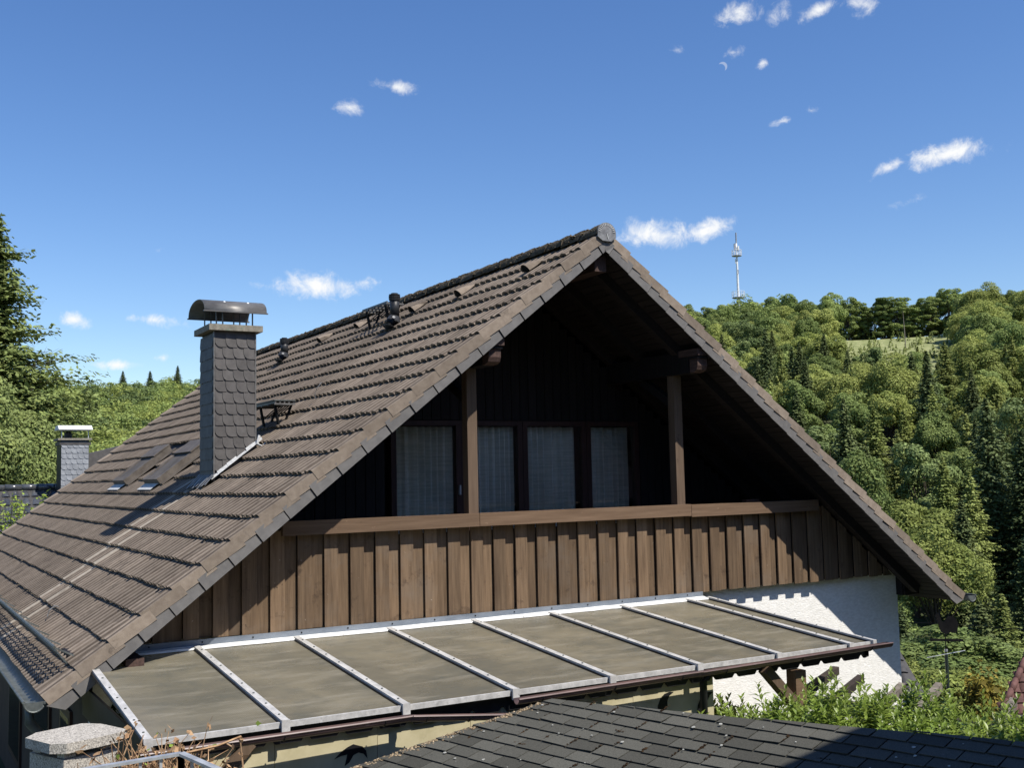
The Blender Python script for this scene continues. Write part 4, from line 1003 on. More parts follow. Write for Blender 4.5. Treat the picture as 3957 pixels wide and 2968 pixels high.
# ------------------------------------------------------------------ hedge
def hedge():
    rng = np.random.default_rng(11)
    h = thing('hedge', 'leafy bright green hedge with pointed leaves behind the shingle roof', 'hedge', (.3, -3.6, 0))
    V = []; F = []; stems = MB(); o = 0
    n = 1050
    for i in range(n):
        t = rng.uniform(0, 1); y = lerp(-1.15, -6.0, t); xc = lerp(-.25, .72, t); hw = lerp(.75, 1.05, t)
        s = rng.uniform(-1, 1); x = xc+s*hw
        if y > -2.15 and x < .15 and rng.random() < .8: continue
        ztop = -4.99-.16*abs(s)**3-.10*math.sin(t*9+1)*.6+.06*math.sin(t*31)+.05*math.sin(x*9)
        if s < -.7: ztop -= .12
        ztop -= .26*sstep((y+3.0)/.8)
        tall = rng.random() < .07
        ln = rng.uniform(.28, .5)+(rng.uniform(.12, .28) if tall else 0)
        base = np.array([x, y, ztop-.30]); d = np.array([rng.normal(0, .22), rng.normal(0, .22), 1.0]); d /= np.linalg.norm(d)
        if tall: stems.tube([base+[0, 0, ZO], base+d*ln+[0, 0, ZO]], .003, 4)
        m = int(ln/.024); ph = rng.uniform(0, 6.28)
        for k in range(m):
            u = (k+.5)/m; p = base+d*ln*u
            for sd in (0, math.pi):
                an = ph+k*1.57+sd+rng.normal(0, .25)
                out = np.array([math.cos(an), math.sin(an), rng.uniform(.05, .9)+(.9 if u > .85 else 0)]); out /= np.linalg.norm(out)
                L_ = rng.uniform(.070, .125)*(1 if u < .85 else .75); Wd = L_*rng.uniform(.28, .40)
                side = np.cross(out, [0, 0, 1.0]); side /= max(1e-6, np.linalg.norm(side)); nm = np.cross(side, out)
                droop = -nm*0-np.array([0, 0, L_*rng.uniform(.0, .28)])
                a = p; b1 = p+out*L_*.45+side*Wd*.5+nm*Wd*.18; b2 = p+out*L_*.45-side*Wd*.5+nm*Wd*.18; mid = p+out*L_*.5; c = p+out*L_+droop
                V += [a, b1, c, mid, b2]; F += [(o, o+1, o+2, o+3), (o, o+3, o+2, o+4)]; o += 5
    V = np.array(V)+[0, 0, ZO]
    link('foliage', fastmesh('hedge_foliage', V, np.array(F), 'leaf_hedge'), h, kind='stuff')
    stems.build('shoots', 'leaf_hedge', h, dz=0, kind='stuff')
    b = MB()
    for i in range(40):
        t = rng.uniform(0, 1); y = lerp(-1.3, -5.9, t); x = lerp(-.2, .72, t)+rng.uniform(-.6, .7)
        b.tube([(x, y, -7), (x+rng.normal(0, .08), y+rng.normal(0, .08), -5.25)], [.02, .01], 5)
    b.build('branches', 'bark', h, kind='stuff')
    n = 5200; t = rng.uniform(0, 1, n); P = np.stack([lerp(-.25, .72, t)+rng.uniform(-1, .95, n)*lerp(.75, 1.0, t), lerp(-1.2, -5.95, t), rng.uniform(-6.3, -5.25, n)], 1)
    keep = ~((P[:, 1] > -2.1) & (P[:, 0] < .1)); P = P[keep]; n = len(P)
    link('inner_foliage', leaves_mesh('hedge_inner', P+[0, 0, ZO], rng.normal(0, .6, (n, 3))+[0, 0, 1], rng.uniform(.05, .09, n), 'leaf_beech', 5, 2.2), h, kind='stuff')
hedge()

# ------------------------------------------------------------------ pergola beams, weathercock, cable
pg = thing('pergola', 'weathered timber pergola with slanted beam ends behind the hedge', 'pergola', (2.4, -1.9, 0))
a0, a1 = at(1690, 1483, 12.6), at(2300, 1580, 12.2); ax = (a1-a0)/np.linalg.norm(a1-a0); pe = np.array([-ax[1], ax[0], 0]); pe /= np.linalg.norm(pe)
MB().beam(a0-[0, 0, .12], a1-[0, 0, .12], .09, .14).build('main_beam', 'beam_dark', pg)
for i, (x_, y_) in enumerate(((1754, 1477), (1812, 1497), (1908, 1516), (1994, 1516), (2168, 1553))):
    p = at(x_, y_, 12.35); q = [p-pe*.26+[0, 0, .0], p-pe*.16+[0, 0, -.085], p+pe*1.1+[0, 0, -.085], p+pe*1.1+[0, 0, .0]]
    MB().prism([c-ax*.035 for c in q], ax*.07).build('cross_beam', 'beam_dark' if i < 2 else 'beam_grey', pg)
for t in (.05, .5, .95):
    p = lerp(a0, a1, t); MB().box(p[0]-.05, p[0]+.05, p[1]-.05, p[1]+.05, -7.6, p[2]-.19).build('post', 'beam_dark', pg)
wv = at(2044, 1412, 15.0)
vane = thing('weathervane', 'black rooster weathervane on a dark green pole beside the white wall', 'weathervane', (wv[0], wv[1], -.5))
MB().tube([(wv[0], wv[1], -7.6), (wv[0], wv[1], wv[2]-.01)], .021, 9).build('pole', 'green_pole', vane)
MB().tube([(wv[0], wv[1], wv[2]), (wv[0], wv[1], wv[2]+.24)], .007, 6).build('spindle', 'iron_black', vane)
MB().tube([(wv[0], wv[1], wv[2]+.02), (wv[0], wv[1], wv[2]+.05)], .020, 8).build('collar', 'galv', vane)
h_ = RT.copy(); h_[2] = 0; h_ /= np.linalg.norm(h_); f_ = np.array([-h_[1], h_[0], 0])
w0 = np.array([wv[0], wv[1], 0])
arm = [h_*.82+f_*.57, -h_*.82-f_*.57]
for d in arm: MB().tube([(wv[0], wv[1], wv[2]-.01), tuple(w0+d*.40+[0, 0, wv[2]-.01])], .005, 5).build('compass_arm', 'galv', vane)
MB().beam(w0-h_*.20+[0, 0, wv[2]+.17], w0+h_*.22+[0, 0, wv[2]+.155], .012, .03).build('arrow', 'iron_black', vane)
ro = [(-.115, .20), (-.125, .17), (-.10, .165), (-.11, .135), (-.09, .125), (-.085, .10), (-.075, .03), (-.05, -.03), (0, -.055), (.05, -.05), (.085, -.03), (.095, -.055), (.11, -.03), (.125, -.055), (.14, -.025), (.155, -.045), (.17, -.01), (.185, .05), (.18, .10), (.15, .15), (.10, .175), (.05, .165), (.02, .13), (.0, .10), (-.03, .105), (-.045, .13), (-.05, .16), (-.06, .185), (-.075, .195), (-.07, .215), (-.085, .205), (-.09, .225), (-.10, .208)]
MB().prism([tuple(w0+h_*x_*.92+[0, 0, wv[2]+.29+z_*.95]) for x_, z_ in ro], f_*.012).build('rooster', 'iron_black', vane)
cb = MB().tube([at(1960, 1345, 40), at(2110, 1352, 37), at(2330, 1372, 33)], .012, 4).build('cable', 'iron_black', dz=ZO)
tag(cb, 'thin dark overhead cable crossing the trees at the right edge', 'cable')

# ------------------------------------------------------------------ neighbouring roofs
def pan_roof(parent, o, e, u, ncol, nrow, cw, rl, m, keep=None, name='roof_tile', hgt=.045, waves=1):
    """pantiles: o lower left corner, e along the eave, u up the slope (unit vectors)"""
    me = tile_mesh(name, m, w=cw, ln=rl*1.18, waves=waves, hgt=hgt, th=.02, tilt=.05, per=8)
    E_, U_ = Vector(e), Vector(u); N_ = E_.cross(U_)
    R = Matrix((E_, U_, N_)).transposed().to_4x4()
    for j in range(nrow):
        for i in range(ncol):
            if keep and not keep(i+.5, j+.5): continue
            p = Vector(o)+E_*(i+.5)*cw+U_*j*rl; mt = R.copy(); mt.translation = p+Vector((0, 0, ZO))
            link(name, me, parent, mat=mt)
# left: dark glazed roof with slated chimney
nl = thing('neighbour_house', 'neighbouring house with glazed black pantiles and a slated chimney at the left', 'house', (-5.8, 21, 0))
MB().box(-9.3, -2.6, 18, 24, -7.2, -4.6).build('wall', 'cream_wall', nl)
sp35 = math.radians(38); zr = -2.86
lr = MB().prism([(-9.6, 20.06, zr), (-2.4, 20.06, zr), (-2.4, 20.06-3*math.cos(sp35), zr-3*math.sin(sp35)-.05), (-9.6, 20.06-3*math.cos(sp35), zr-3*math.sin(sp35)-.05)][::-1], (0, 0, -.08)).build('roof', 'pan_dark', nl)
MB().prism([(-9.6, 20.06, zr), (-2.4, 20.06, zr), (-2.4, 23.2, zr-2.3), (-9.6, 23.2, zr-2.3)], (0, 0, -.08)).build('rear_roof', 'pan_dark', nl)
nrow = 8; pan_roof(lr, (-9.5, 20.05-nrow*.335*math.cos(sp35), zr+.04-nrow*.335*math.sin(sp35)), (1, 0, 0), (0, math.cos(sp35), math.sin(sp35)), 31, nrow, .226, .335, 'pan_black', hgt=.06)
for i in range(18):
    MB().tube([(-9.5+i*.39, 20.06, zr+.045), (-9.5+i*.39+.40, 20.06, zr+.036)], [.088, .080], 12).build('ridge_tile', 'pan_black', lr, smooth=True)
ch2 = MB().box(-3.27, -2.60, 19.02, 19.7, -5, -1.66).build('chimney', 'black_plastic', nl)
slated(ch2, 'slate_blue', (-3.26, 19.0, 0), (1, 0, 0), (0, 0, 1), (0, -1, 0), .65, -1.72, -3.0, px=.135, pz=.135)
MB().box(-3.34, -2.54, 18.94, 19.8, -1.66, -1.61).build('cap_slab', 'concrete_slab', ch2)
MB().box(-3.30, -2.56, 18.98, 19.76, -1.78, -1.70).build('top_band', 'slate', ch2)
MB().tube([(-3.06, 19.3, -1.61), (-3.06, 19.3, -1.47), (-3.06, 19.3, -1.42)], [.10, .095, .04], 10).build('flue', 'black_plastic', ch2)
b = MB(); b.prism([(-3.33, 18.9, -1.395), (-3.33, 19.1, -1.285), (-3.33, 19.5, -1.285), (-3.33, 19.7, -1.395)], (.80, 0, 0)); b.build('hood', 'mast_white', ch2)
for xx in (-3.25, -2.62): MB().box(xx-.01, xx+.01, 19.0, 19.02, -1.62, -1.38).build('hood_strap', 'galv', ch2)
MB().prism([(-2.63, 20.5, -3.6), (-1.0, 20.5, -3.6), (-1.0, 20.5, -1.62), (-2.45, 20.5, -1.98), (-2.63, 20.5, -2.15)], (0, 1.2, 0)).build('slate_gable', 'slate', nl)
# right: dark roof beside the white wall
dk = thing('neighbour_house', 'house corner with dark grey tiled roof just right of the white wall', 'house', (10.5, 6.5, -3.6))
Bp = at(2001, 1499, 24.9); uh = np.array([.54, .84, 0]); eh = np.array([-.84, .54, 0]); pc = math.radians(40)
us = uh*math.cos(pc)+np.array([0, 0, math.sin(pc)])
L0 = Bp+eh*2.6
nrm = np.cross(-eh, us)
dr = MB().prism([L0-us*.1-nrm*.05, Bp-us*.1-nrm*.05, Bp+us*2.4-nrm*.05-eh*(-.42), L0+us*2.4-nrm*.05], -nrm*.06).build('roof', 'pan_dark', dk)
pan_roof(dr, L0-us*.08, tuple(-eh), tuple(us), 13, 7, .20, .33, 'pan_dark', hgt=.04, keep=lambda i, j: i*.20 < 2.62-.062*j*1.3)
q = [L0+us*.2, Bp+eh*.2+us*.2]
MB().prism([q[0]-[0, 0, .35], q[1]-[0, 0, .35], q[1]-[0, 0, 4.5], q[0]-[0, 0, 4.5]], uh*1.5).build('wall', 'cream_wall', dk)
# far right: red-brown hipped roof
rd = thing('neighbour_house', 'house with weathered red brown tiled hip roof at the right edge', 'house', (17.5, 6.5, -5))
Rb = at(2163, 1541, 30.0); uh2 = np.array([.62, .785, 0]); eh2 = np.array([.785, -.62, 0]); pc = math.radians(36)
us2 = uh2*math.cos(pc)+np.array([0, 0, math.sin(pc)]); n2 = np.cross(eh2, us2)
rr_ = MB().prism([Rb-n2*.05, Rb+eh2*4-n2*.05, Rb+eh2*4+us2*2.9-n2*.05, Rb+eh2*1.75+us2*2.9-n2*.05], -n2*.06).build('roof', 'pan_red', rd)
pan_roof(rr_, Rb, tuple(eh2), tuple(us2), 18, 8, .22, .34, 'pan_red', hgt=.035, keep=lambda i, j: i*.22 > .60*j*.34)
b = MB()
for i in range(8):
    p = Rb+(eh2*.60+us2)*i*.34+n2*.03; b = MB(); b.tube([p, p+(eh2*.60+us2)*.36+n2*.012], [.085, .075], 9); b.build('hip_tile', 'pan_red', rr_, smooth=True)
MB().beam(Rb-us2*.05-n2*.06-eh2*.1, Rb+eh2*4-us2*.05-n2*.06, .08, .06).build('eave_board', 'beam_grey', rd)
q0, q1 = Rb+uh2*.3+eh2*.3-[0, 0, .1], Rb+eh2*4+uh2*.3-[0, 0, .1]
q0 = q0+eh2*1.4+uh2*.8
MB().prism([q0, q1+uh2*.8, q1+uh2*.8-[0, 0, 3.5], q0-[0, 0, 3.5]], uh2*2).build('wall', 'beam_dark', rd)
# ------------------------------------------------------------------ trees
def unit(v): return v/np.maximum(1e-9, np.linalg.norm(v, axis=-1, keepdims=True))
def deciduous(seed, R, Hh, base, nlobe, nleaf, leaf, flat=1.0, col=False):
    """crown of overlapping leaf clumps around limbs; returns crown points/normals and limb list"""
    rng = np.random.default_rng(seed)
    hc = (Hh-base)/2; cz_ = base+hc
    d = unit(rng.normal(size=(nlobe, 3))); d[:, 2] = np.abs(d[:, 2])*1.0-.45*(rng.random(nlobe) < .45)
    if col: d[:, 2] = rng.uniform(-1.0, 1.0, nlobe)
    rad = rng.uniform(.45, .82, nlobe)[:, None]
    c = d*(np.concatenate([rad, rad, rad*0+(.92 if col else 1)*(1 if col else 0)+rad*(0 if col else 1)], 1))*np.array([R, R, hc])+[0, 0, cz_]
    lr_ = rng.uniform(.20, .40, nlobe)*R
    w = lr_**2/np.sum(lr_**2); idx = rng.choice(nlobe, nleaf, p=w)
    og = c[idx]-[0, 0, cz_-hc*.4]
    if col: og[:, 2] = rng.uniform(.2, 1.0, nleaf)*R*.4
    dd = unit(rng.normal(size=(nleaf, 3))+.55*unit(og)+[0, 0, .35])
    r = lr_[idx]*rng.uniform(.72, 1.08, nleaf)
    P = c[idx]+dd*r[:, None]*np.array([1, 1, .8*flat])
    Nn = dd+[0, 0, .25]+rng.normal(0, .42, (nleaf, 3))
    size = leaf*rng.uniform(.6, 1.35, nleaf)
    return P, Nn, size, c
def dec_tree(seed, R, Hh, base, nlobe, nleaf, leaf, mat, tr=.28, col=False):
    P, Nn, size, c = deciduous(seed, R, Hh, base, nlobe, nleaf, leaf, col=col)
    crown = leaves_mesh('crown', P, Nn, size, mat, seed, 1.35)
    b = MB(); b.tube([(0, 0, -1), (0.05, 0, base*.6), (-.05, .05, base+.4*(Hh-base)), (0, 0, Hh*.8)], [tr*1.3, tr, tr*.6, .05], 7)
    for q in c[::3]:
        z0 = base+.25*(q[2]-base)*.8; b.tube([(0, 0, z0), tuple(q*np.array([.5, .5, 1])*[1, 1, .5]+[0, 0, z0*.5]), tuple(q)], [tr*.4, tr*.25, .03], 5)
    return crown, b.mesh('trunk', 'bark')
def conifer(seed, Hh, R, base, mat, dens=1.0, droop=.35, leaf=.42, ragged=.25, shape=.85):
    rng = np.random.default_rng(seed); Ps, Ns, Ss = [], [], []
    z = base
    while z < Hh-.15:
        f = (Hh-z)/(Hh-base); r = R*f**shape*rng.uniform(1-ragged, 1+ragged*.4)
        nb = max(5, int((5+5*f)*dens))
        a0 = rng.uniform(0, 6.28)
        for k in range(nb):
            an = a0+6.283*k/nb+rng.normal(0, .2); rl = r*rng.uniform(.65, 1.1)
            m = max(2, int(rl/(leaf*.42)))
            t = (np.arange(m)+rng.uniform(.2, 1, m))/m
            x = np.cos(an)*rl*t; y = np.sin(an)*rl*t; zz = z-droop*rl*t**1.4+.14*rl*np.maximum(0, t-.7)+rng.normal(0, .06, m)
            wd = rng.normal(0, .22, m)*(1.2-t)*rl*.9
            Ps.append(np.stack([x-np.sin(an)*wd, y+np.cos(an)*wd, zz], 1))
            Ns.append(np.stack([np.cos(an)*.35+rng.normal(0, .35, m), np.sin(an)*.35+rng.normal(0, .35, m), np.full(m, .9)], 1))
            Ss.append(leaf*rng.uniform(.6, 1.2, m)*(1.1-.4*t))
        z += rng.uniform(.28, .46)*(leaf/.42)**.5
    P = np.concatenate(Ps); crown = leaves_mesh('crown', P, np.concatenate(Ns), np.concatenate(Ss), mat, seed, 1.9)
    b = MB(); b.tube([(0, 0, -1), (0, 0, Hh*.5), (0, 0, Hh-.1)], [.24, .14, .02], 6)
    return crown, b.mesh('trunk', 'bark')
KIN = {}
KIN['oak'] = [dec_tree(100+i, 5.6+.5*i, 15+1.2*i, 1.6, 52, 23000, .265, 'leaf_oak') for i in range(3)]
KIN['beech'] = [dec_tree(120+i, 4.9+.4*i, 16.5+i, 1.6, 52, 23000, .265, 'leaf_beech') for i in range(3)]
KIN['dark'] = [dec_tree(140+i, 4.2+.5*i, 15.5+i, .5, 56, 14000, .30, 'leaf_dark', col=True) for i in range(2)]
KIN['tall'] = [dec_tree(160+i, 3.5+.4*i, 20+1.5*i, 0.3, 80, 18000, .32, 'leaf_beech', col=True) for i in range(3)]
KIN['spruce'] = [conifer(180+i, 17+1.4*i, 4.3+.3*i, .4, 'needle_spruce', 2.5, droop=.28, leaf=.34, shape=.72) for i in range(3)]
KIN['larch'] = [conifer(200+i, 15+1.5*i, 4.2+.3*i, .5, 'needle_larch', 2.3, droop=.16, leaf=.32, ragged=.4, shape=.7) for i in range(3)]
WORD = {'oak': 'light green broad oak', 'beech': 'mid green beech', 'dark': 'dark green broadleaf tree', 'tall': 'tall slender dark tree', 'spruce': 'dark pointed spruce', 'larch': 'feathery pale green larch'}
NM = {'oak': 'oak_tree', 'beech': 'beech_tree', 'dark': 'broadleaf_tree', 'tall': 'forest_tree', 'spruce': 'spruce_tree', 'larch': 'larch_tree'}
def plant(kind, v, x, y, z, rz, sc, scz, label, group):
    crown, trunk = KIN[kind][v % len(KIN[kind])]
    e = thing(NM[kind], label, 'tree', (x, y, z), group); e.rotation_euler = (0, 0, rz); e.scale = (sc, sc, scz)
    for nm_, me in (('crown', crown), ('trunk', trunk)):
        o = bpy.data.objects.new(nm_, me); COL.objects.link(o); o.parent = e
    return e
def px_az(v): return math.degrees(YAW)+math.degrees(math.atan((v-1106)*3957/2212/FPX))
def az_px(az): return 1106+math.tan(math.radians(az)-YAW)*FPX*2212/3957
rf = random.Random(77); cand = []
def in_clear(v, r): return 1800 < v < 2090 and 292 < r < 424
# right hillside
y = 20.0
SPG = 9.4
while y < 420:
    x = 30.0
    while x < 420:
        xx, yy = x+rf.uniform(-3.6, 3.6), y+rf.uniform(-3.6, 3.6)
        dx, dy = xx-CAM[0], yy-CAM[1]; r = math.hypot(dx, dy); az = math.degrees(math.atan2(dx, dy)); v = az_px(az)
        x += SPG
        if not (37.2 < az < 58.5) or r < 70 or r > 445: continue
        if in_clear(v, r): continue
        if v > 1745 and r > 424: continue
        q = rf.random()
        if r < 105: kd = 'dark' if q < .4 else 'beech' if q < .75 else 'larch'
        elif r < 215:
            kd = 'larch' if q < .26 else 'spruce' if q < .50 else 'dark' if q < .68 else 'beech' if q < .85 else 'oak'
        elif r < 300:
            kd = 'spruce' if (q < .42 and v < 2010) else 'larch' if q < .48 else 'dark' if q < .54 else 'oak' if q < .78 else 'beech'
        else:
            kd = 'oak' if q < .55 else 'beech' if q < .88 else 'dark'
        cand.append((r, xx, yy, kd, v))
    y += SPG
# the tall edge of the wood behind the clearing
for i in range(30):
    v = 1735+i*18+rf.uniform(-6, 6); r = 433+rf.uniform(-3, 3)+(i % 2)*13; az = math.radians(px_az(v))
    cand.append((r, CAM[0]+r*math.sin(az), CAM[1]+r*math.cos(az), 'tall', v))
cand.sort()
print('hillside trees', len(cand))
rest_pts = []
def zone(r, v, kd):
    row = 'at the forest foot' if r < 110 else 'low on the slope' if r < 145 else 'on the lower slope' if r < 185 else 'below mid slope' if r < 225 else 'at mid slope' if r < 260 else 'above mid slope' if r < 300 else 'on the upper slope' if r < 345 else 'high up the slope' if r < 385 else 'just under the crest' if r < 424 else 'on the crest'
    colm = 'beside the roof peak' if v < 1570 else 'below the mast' if v < 1650 else 'right of the mast' if v < 1730 else 'left of the clearing' if v < 1810 else "under the clearing's left end" if v < 1890 else "under the clearing's middle" if v < 1970 else "under the clearing's right end" if v < 2060 else 'right of the clearing' if v < 2120 else 'near the right edge' if v < 2190 else 'cut by the right edge'
    if kd == 'tall': colm = colm.replace('under', 'behind')
    return row+' '+colm
NIND = 300
for i, (r, xx, yy, kd, v) in enumerate(cand):
    z = terr(xx, yy); s = rf.uniform(.85, 1.18); sz = s*rf.uniform(.88, 1.12)
    if kd == 'tall': s, sz = rf.uniform(1.05, 1.35), rf.uniform(.58, .80)
    if r < 130: s *= .85; sz *= .62 if r > 100 else .42
    if 292-40 < r < 292 and 1800 < v < 2090: sz *= .85
    if i < NIND or kd == 'tall' or r > 424:
        plant(kd, rf.randrange(3), xx, yy, z, rf.uniform(0, 6.28), s, sz, WORD[kd]+' '+zone(r, v, kd), 'hillside forest trees')
    else:
        rest_pts.append((kd, rf.randrange(3), xx, yy, z, rf.uniform(0, 6.28), s, sz))
# left, farther hill: reads as one mass of wood
rl = random.Random(12)
y = 150.0
while y < 560:
    x = -60.0
    while x < 180:
        xx, yy = x+rl.uniform(-4, 4), y+rl.uniform(-4, 4); dx, dy = xx-CAM[0], yy-CAM[1]; r = math.hypot(dx, dy); az = math.degrees(math.atan2(dx, dy)); x += 10.5
        if not (4.5 < az < 16.5) or r < 230 or r > 532: continue
        rest_pts.append((('oak', 'beech', 'oak', 'dark')[rl.randrange(4)], rl.randrange(3), xx, yy, terr(xx, yy), rl.uniform(0, 6.28), rl.uniform(.85, 1.1), rl.uniform(.72, .92)))
    y += 10.5
LOW = {}
def low(kd, v):
    key = (kd, v % len(KIN[kd]))
    if key not in LOW:
        me = KIN[kd][key[1]][0]; n = len(me.polygons); co = np.empty(len(me.vertices)*3, np.float32); me.vertices.foreach_get('co', co); co = co.reshape(-1, 4, 3)
        pick = np.random.default_rng(1).choice(n, min(n, 1500), replace=False); c = co[pick].mean(1, keepdims=True)
        LOW[key] = c+(co[pick]-c)*1.75
    return LOW[key]
for matname in sorted({KIN[k][0][0].materials[0].name for k in KIN}):
    Vs = []
    for kd, v, xx, yy, z, rz, s, sz in rest_pts:
        if KIN[kd][0][0].materials[0].name != matname: continue
        q = low(kd, v); c_, s_ = math.cos(rz), math.sin(rz)
        Vs.append(np.stack([(q[..., 0]*c_-q[..., 1]*s_)*s+xx, (q[..., 0]*s_+q[..., 1]*c_)*s+yy, q[..., 2]*sz+z], -1).reshape(-1, 3))
    if not Vs: continue
    V = np.concatenate(Vs); o = link('distant_wood', fastmesh('distant_wood', V, np.arange(len(V)).reshape(-1, 4), matname), kind='stuff')
    tag(o, {'leaf_oak': 'light green trees of the far wood seen as one mass', 'leaf_beech': 'mid green trees of the far wood seen as one mass', 'leaf_dark': 'dark green trees of the far wood seen as one mass'}.get(matname, 'conifers of the far wood seen as one mass'), 'wood')
print('stuff trees', len(rest_pts))
for v, hh, lab in ((262, .62, 'small spruce on the left skyline, leftmost of three'), (321, .66, 'small spruce on the left skyline, middle of three'), (381, .75, 'bushy spruce on the left skyline nearest the slated chimney')):
    r = 512; az = math.radians(px_az(v)); xx, yy = CAM[0]+r*math.sin(az), CAM[1]+r*math.cos(az)
    plant('spruce', int(v), xx, yy, terr(xx, yy)+4, v, 1.0, hh*1.22, lab, None)
for v, hh in ((165, .95), (185, 1.0), (150, .9), (205, .8)):
    r = 330+v*.1; az = math.radians(px_az(v)); xx, yy = CAM[0]+r*math.sin(az), CAM[1]+r*math.cos(az)
    plant('spruce', int(v), xx, yy, terr(xx, yy), v, .9, hh, 'dark spruce beside the big left tree, group of four', 'spruces beside the left tree')
# clearing: pale grass, young conifers, a bare trunk
rc_ = np.random.default_rng(6); Ps = []; Ns = []; Ss = []
for i in range(260):
    v = rc_.uniform(1800, 2090); r = rc_.uniform(296, 424); az = math.radians(px_az(v)); xx, yy = CAM[0]+r*math.sin(az), CAM[1]+r*math.cos(az); z = terr(xx, yy); h = rc_.uniform(1.6, 4.2)
    m = 26; t = rc_.uniform(0, 1, m); an = rc_.uniform(0, 6.28, m); rr2 = (1-t)*h*.30
    Ps.append(np.stack([xx+np.cos(an)*rr2, yy+np.sin(an)*rr2, z+t*h], 1)); Ns.append(np.stack([np.cos(an), np.sin(an), np.full(m, .7)], 1)); Ss.append(np.full(m, .55)*(1.1-.5*t))
o = link('young_conifers', leaves_mesh('young_conifers', np.concatenate(Ps), np.concatenate(Ns), np.concatenate(Ss), 'needle_larch', 3, 1.7), kind='stuff')
tag(o, 'young conifers scattered over the pale hilltop clearing', 'saplings')
b = MB(); Vv = []; Ff = []
nv, nr = 14, 10
for j in range(nr+1):
    for i in range(nv+1):
        v = lerp(1790, 2100, i/nv); r = lerp(290, 426, j/nr); az = math.radians(px_az(v)); xx, yy = CAM[0]+r*math.sin(az), CAM[1]+r*math.cos(az); Vv.append((xx, yy, terr(xx, yy)+.25))
Ff = [(j*(nv+1)+i, j*(nv+1)+i+1, (j+1)*(nv+1)+i+1, (j+1)*(nv+1)+i) for j in range(nr) for i in range(nv)]
b.add(Vv, Ff).build('meadow', 'cut_grass', dz=0, smooth=True, kind='structure')
az = math.radians(px_az(1963)); sx, sy = CAM[0]+400*math.sin(az), CAM[1]+400*math.cos(az)
tag(MB().tube([(sx, sy, terr(sx, sy)-1), (sx-.2, sy, terr(sx, sy)+7), (sx-.5, sy, terr(sx, sy)+14)], [.22, .16, .05], 6).build('dead_trunk', 'beam_grey', dz=0), 'bare dead trunk standing in the hilltop clearing', 'tree')

# ------------------------------------------------------------------ mast
az = math.radians(px_az(1604)); r = 428; mx_, my_ = CAM[0]+r*math.sin(az), CAM[1]+r*math.cos(az); mg = terr(mx_, my_)
mast = thing('radio_mast', 'white steel telecom mast with two railed platforms on the hill', 'mast', (mx_, my_, mg))
def mz(py): return at(1602, py, math.hypot(r, 65))[2]+ZO
MB().tube([(mx_, my_, mg-1), (mx_, my_, mz(640)), (mx_, my_, mz(560)), (mx_, my_, mz(520))], [.62, .52, .36, .28], 12).build('pole', 'mast_white', mast, dz=0, smooth=True)
for j in range(9): MB().tube([(mx_, my_, mz(520)+j*.48), (mx_, my_, mz(520)+j*.48+.42)], .26, 8).build('antenna_rod', 'mast_grey', mast, dz=0)
for py, rad, hh in ((643, 2.45, 2.5), (549, 1.9, 2.4)):
    z = mz(py); pf = MB().tube([(mx_, my_, z), (mx_, my_, z+.16)], rad, 16).build('platform', 'mast_grey', mast, dz=0)
    for k in range(14):
        t = 6.283*k/14; MB().box(mx_+rad*math.cos(t)-.05, mx_+rad*math.cos(t)+.05, my_+rad*math.sin(t)-.05, my_+rad*math.sin(t)+.05, z+.16, z+hh).build('railing_post', 'mast_white', pf, dz=0)
    for zz in (z+hh*.5, z+hh):
        MB().tube([(mx_+rad*math.cos(6.283*k/16), my_+rad*math.sin(6.283*k/16), zz) for k in range(17)], .06, 5, caps=False).build('rail_ring', 'mast_white', pf, dz=0)
rm = random.Random(5)
for k in range(14):
    t = rm.uniform(0, 6.28); z = mz(rm.choice([530, 536, 560, 566, 575, 590])) ; rad = .8
    MB().box(mx_+rad*math.cos(t)-.16, mx_+rad*math.cos(t)+.16, my_+rad*math.sin(t)-.16, my_+rad*math.sin(t)+.16, z, z+rm.uniform(1.0, 2.0)).build('antenna_panel', 'mast_grey' if k % 2 else 'mast_white', mast, dz=0)
for k in range(4):
    t = 6.283*k/4+.4; MB().tube([(mx_+1.0*math.cos(t), my_+1.0*math.sin(t), mg-1), (mx_+.7*math.cos(t), my_+.7*math.sin(t), mz(640))], .10, 5).build('ladder_leg', 'mast_grey', mast, dz=0)

# ------------------------------------------------------------------ big trees and shrub at the left
def near_tree(name, label, cx, cy, dist, build):
    p = at(cx, cy, dist); g_ = terr(p[0], p[1]); e = thing(name, label, 'tree', (p[0], p[1], g_))
    crown, trunk = build(p[2]+ZO-g_)
    for nm_, me in (('crown', crown), ('trunk', trunk)):
        o = bpy.data.objects.new(nm_, me); COL.objects.link(o); o.parent = e
    return e
near_tree('conifer_tree', 'tall feathery conifer rising at the left edge of the picture', -12, 448, 46, lambda h: conifer(301, h, 7.6, 1.0, 'leaf_near', 4.2, droop=.05, leaf=.18, ragged=.55, shape=.78))
near_tree('broadleaf_tree', 'dense dark green tree in front of the left conifer', -30, 790, 37, lambda h: dec_tree(302, 3.0, h, .8, 80, 95000, .078, 'leaf_near', .2))
near_tree('broadleaf_tree', 'lower bushy tree behind the slated chimney at the left', 150, 915, 56, lambda h: dec_tree(303, 2.4, h, .8, 44, 30000, .12, 'leaf_beech', .2))
bt = at(120, 800, 45.0); b = MB(); rr = random.Random(21)
twg = thing('bare_tree', 'thin bare branches sticking out beside the left conifer', 'tree', (bt[0]-1.5, bt[1], terr(bt[0]-1.5, bt[1])))
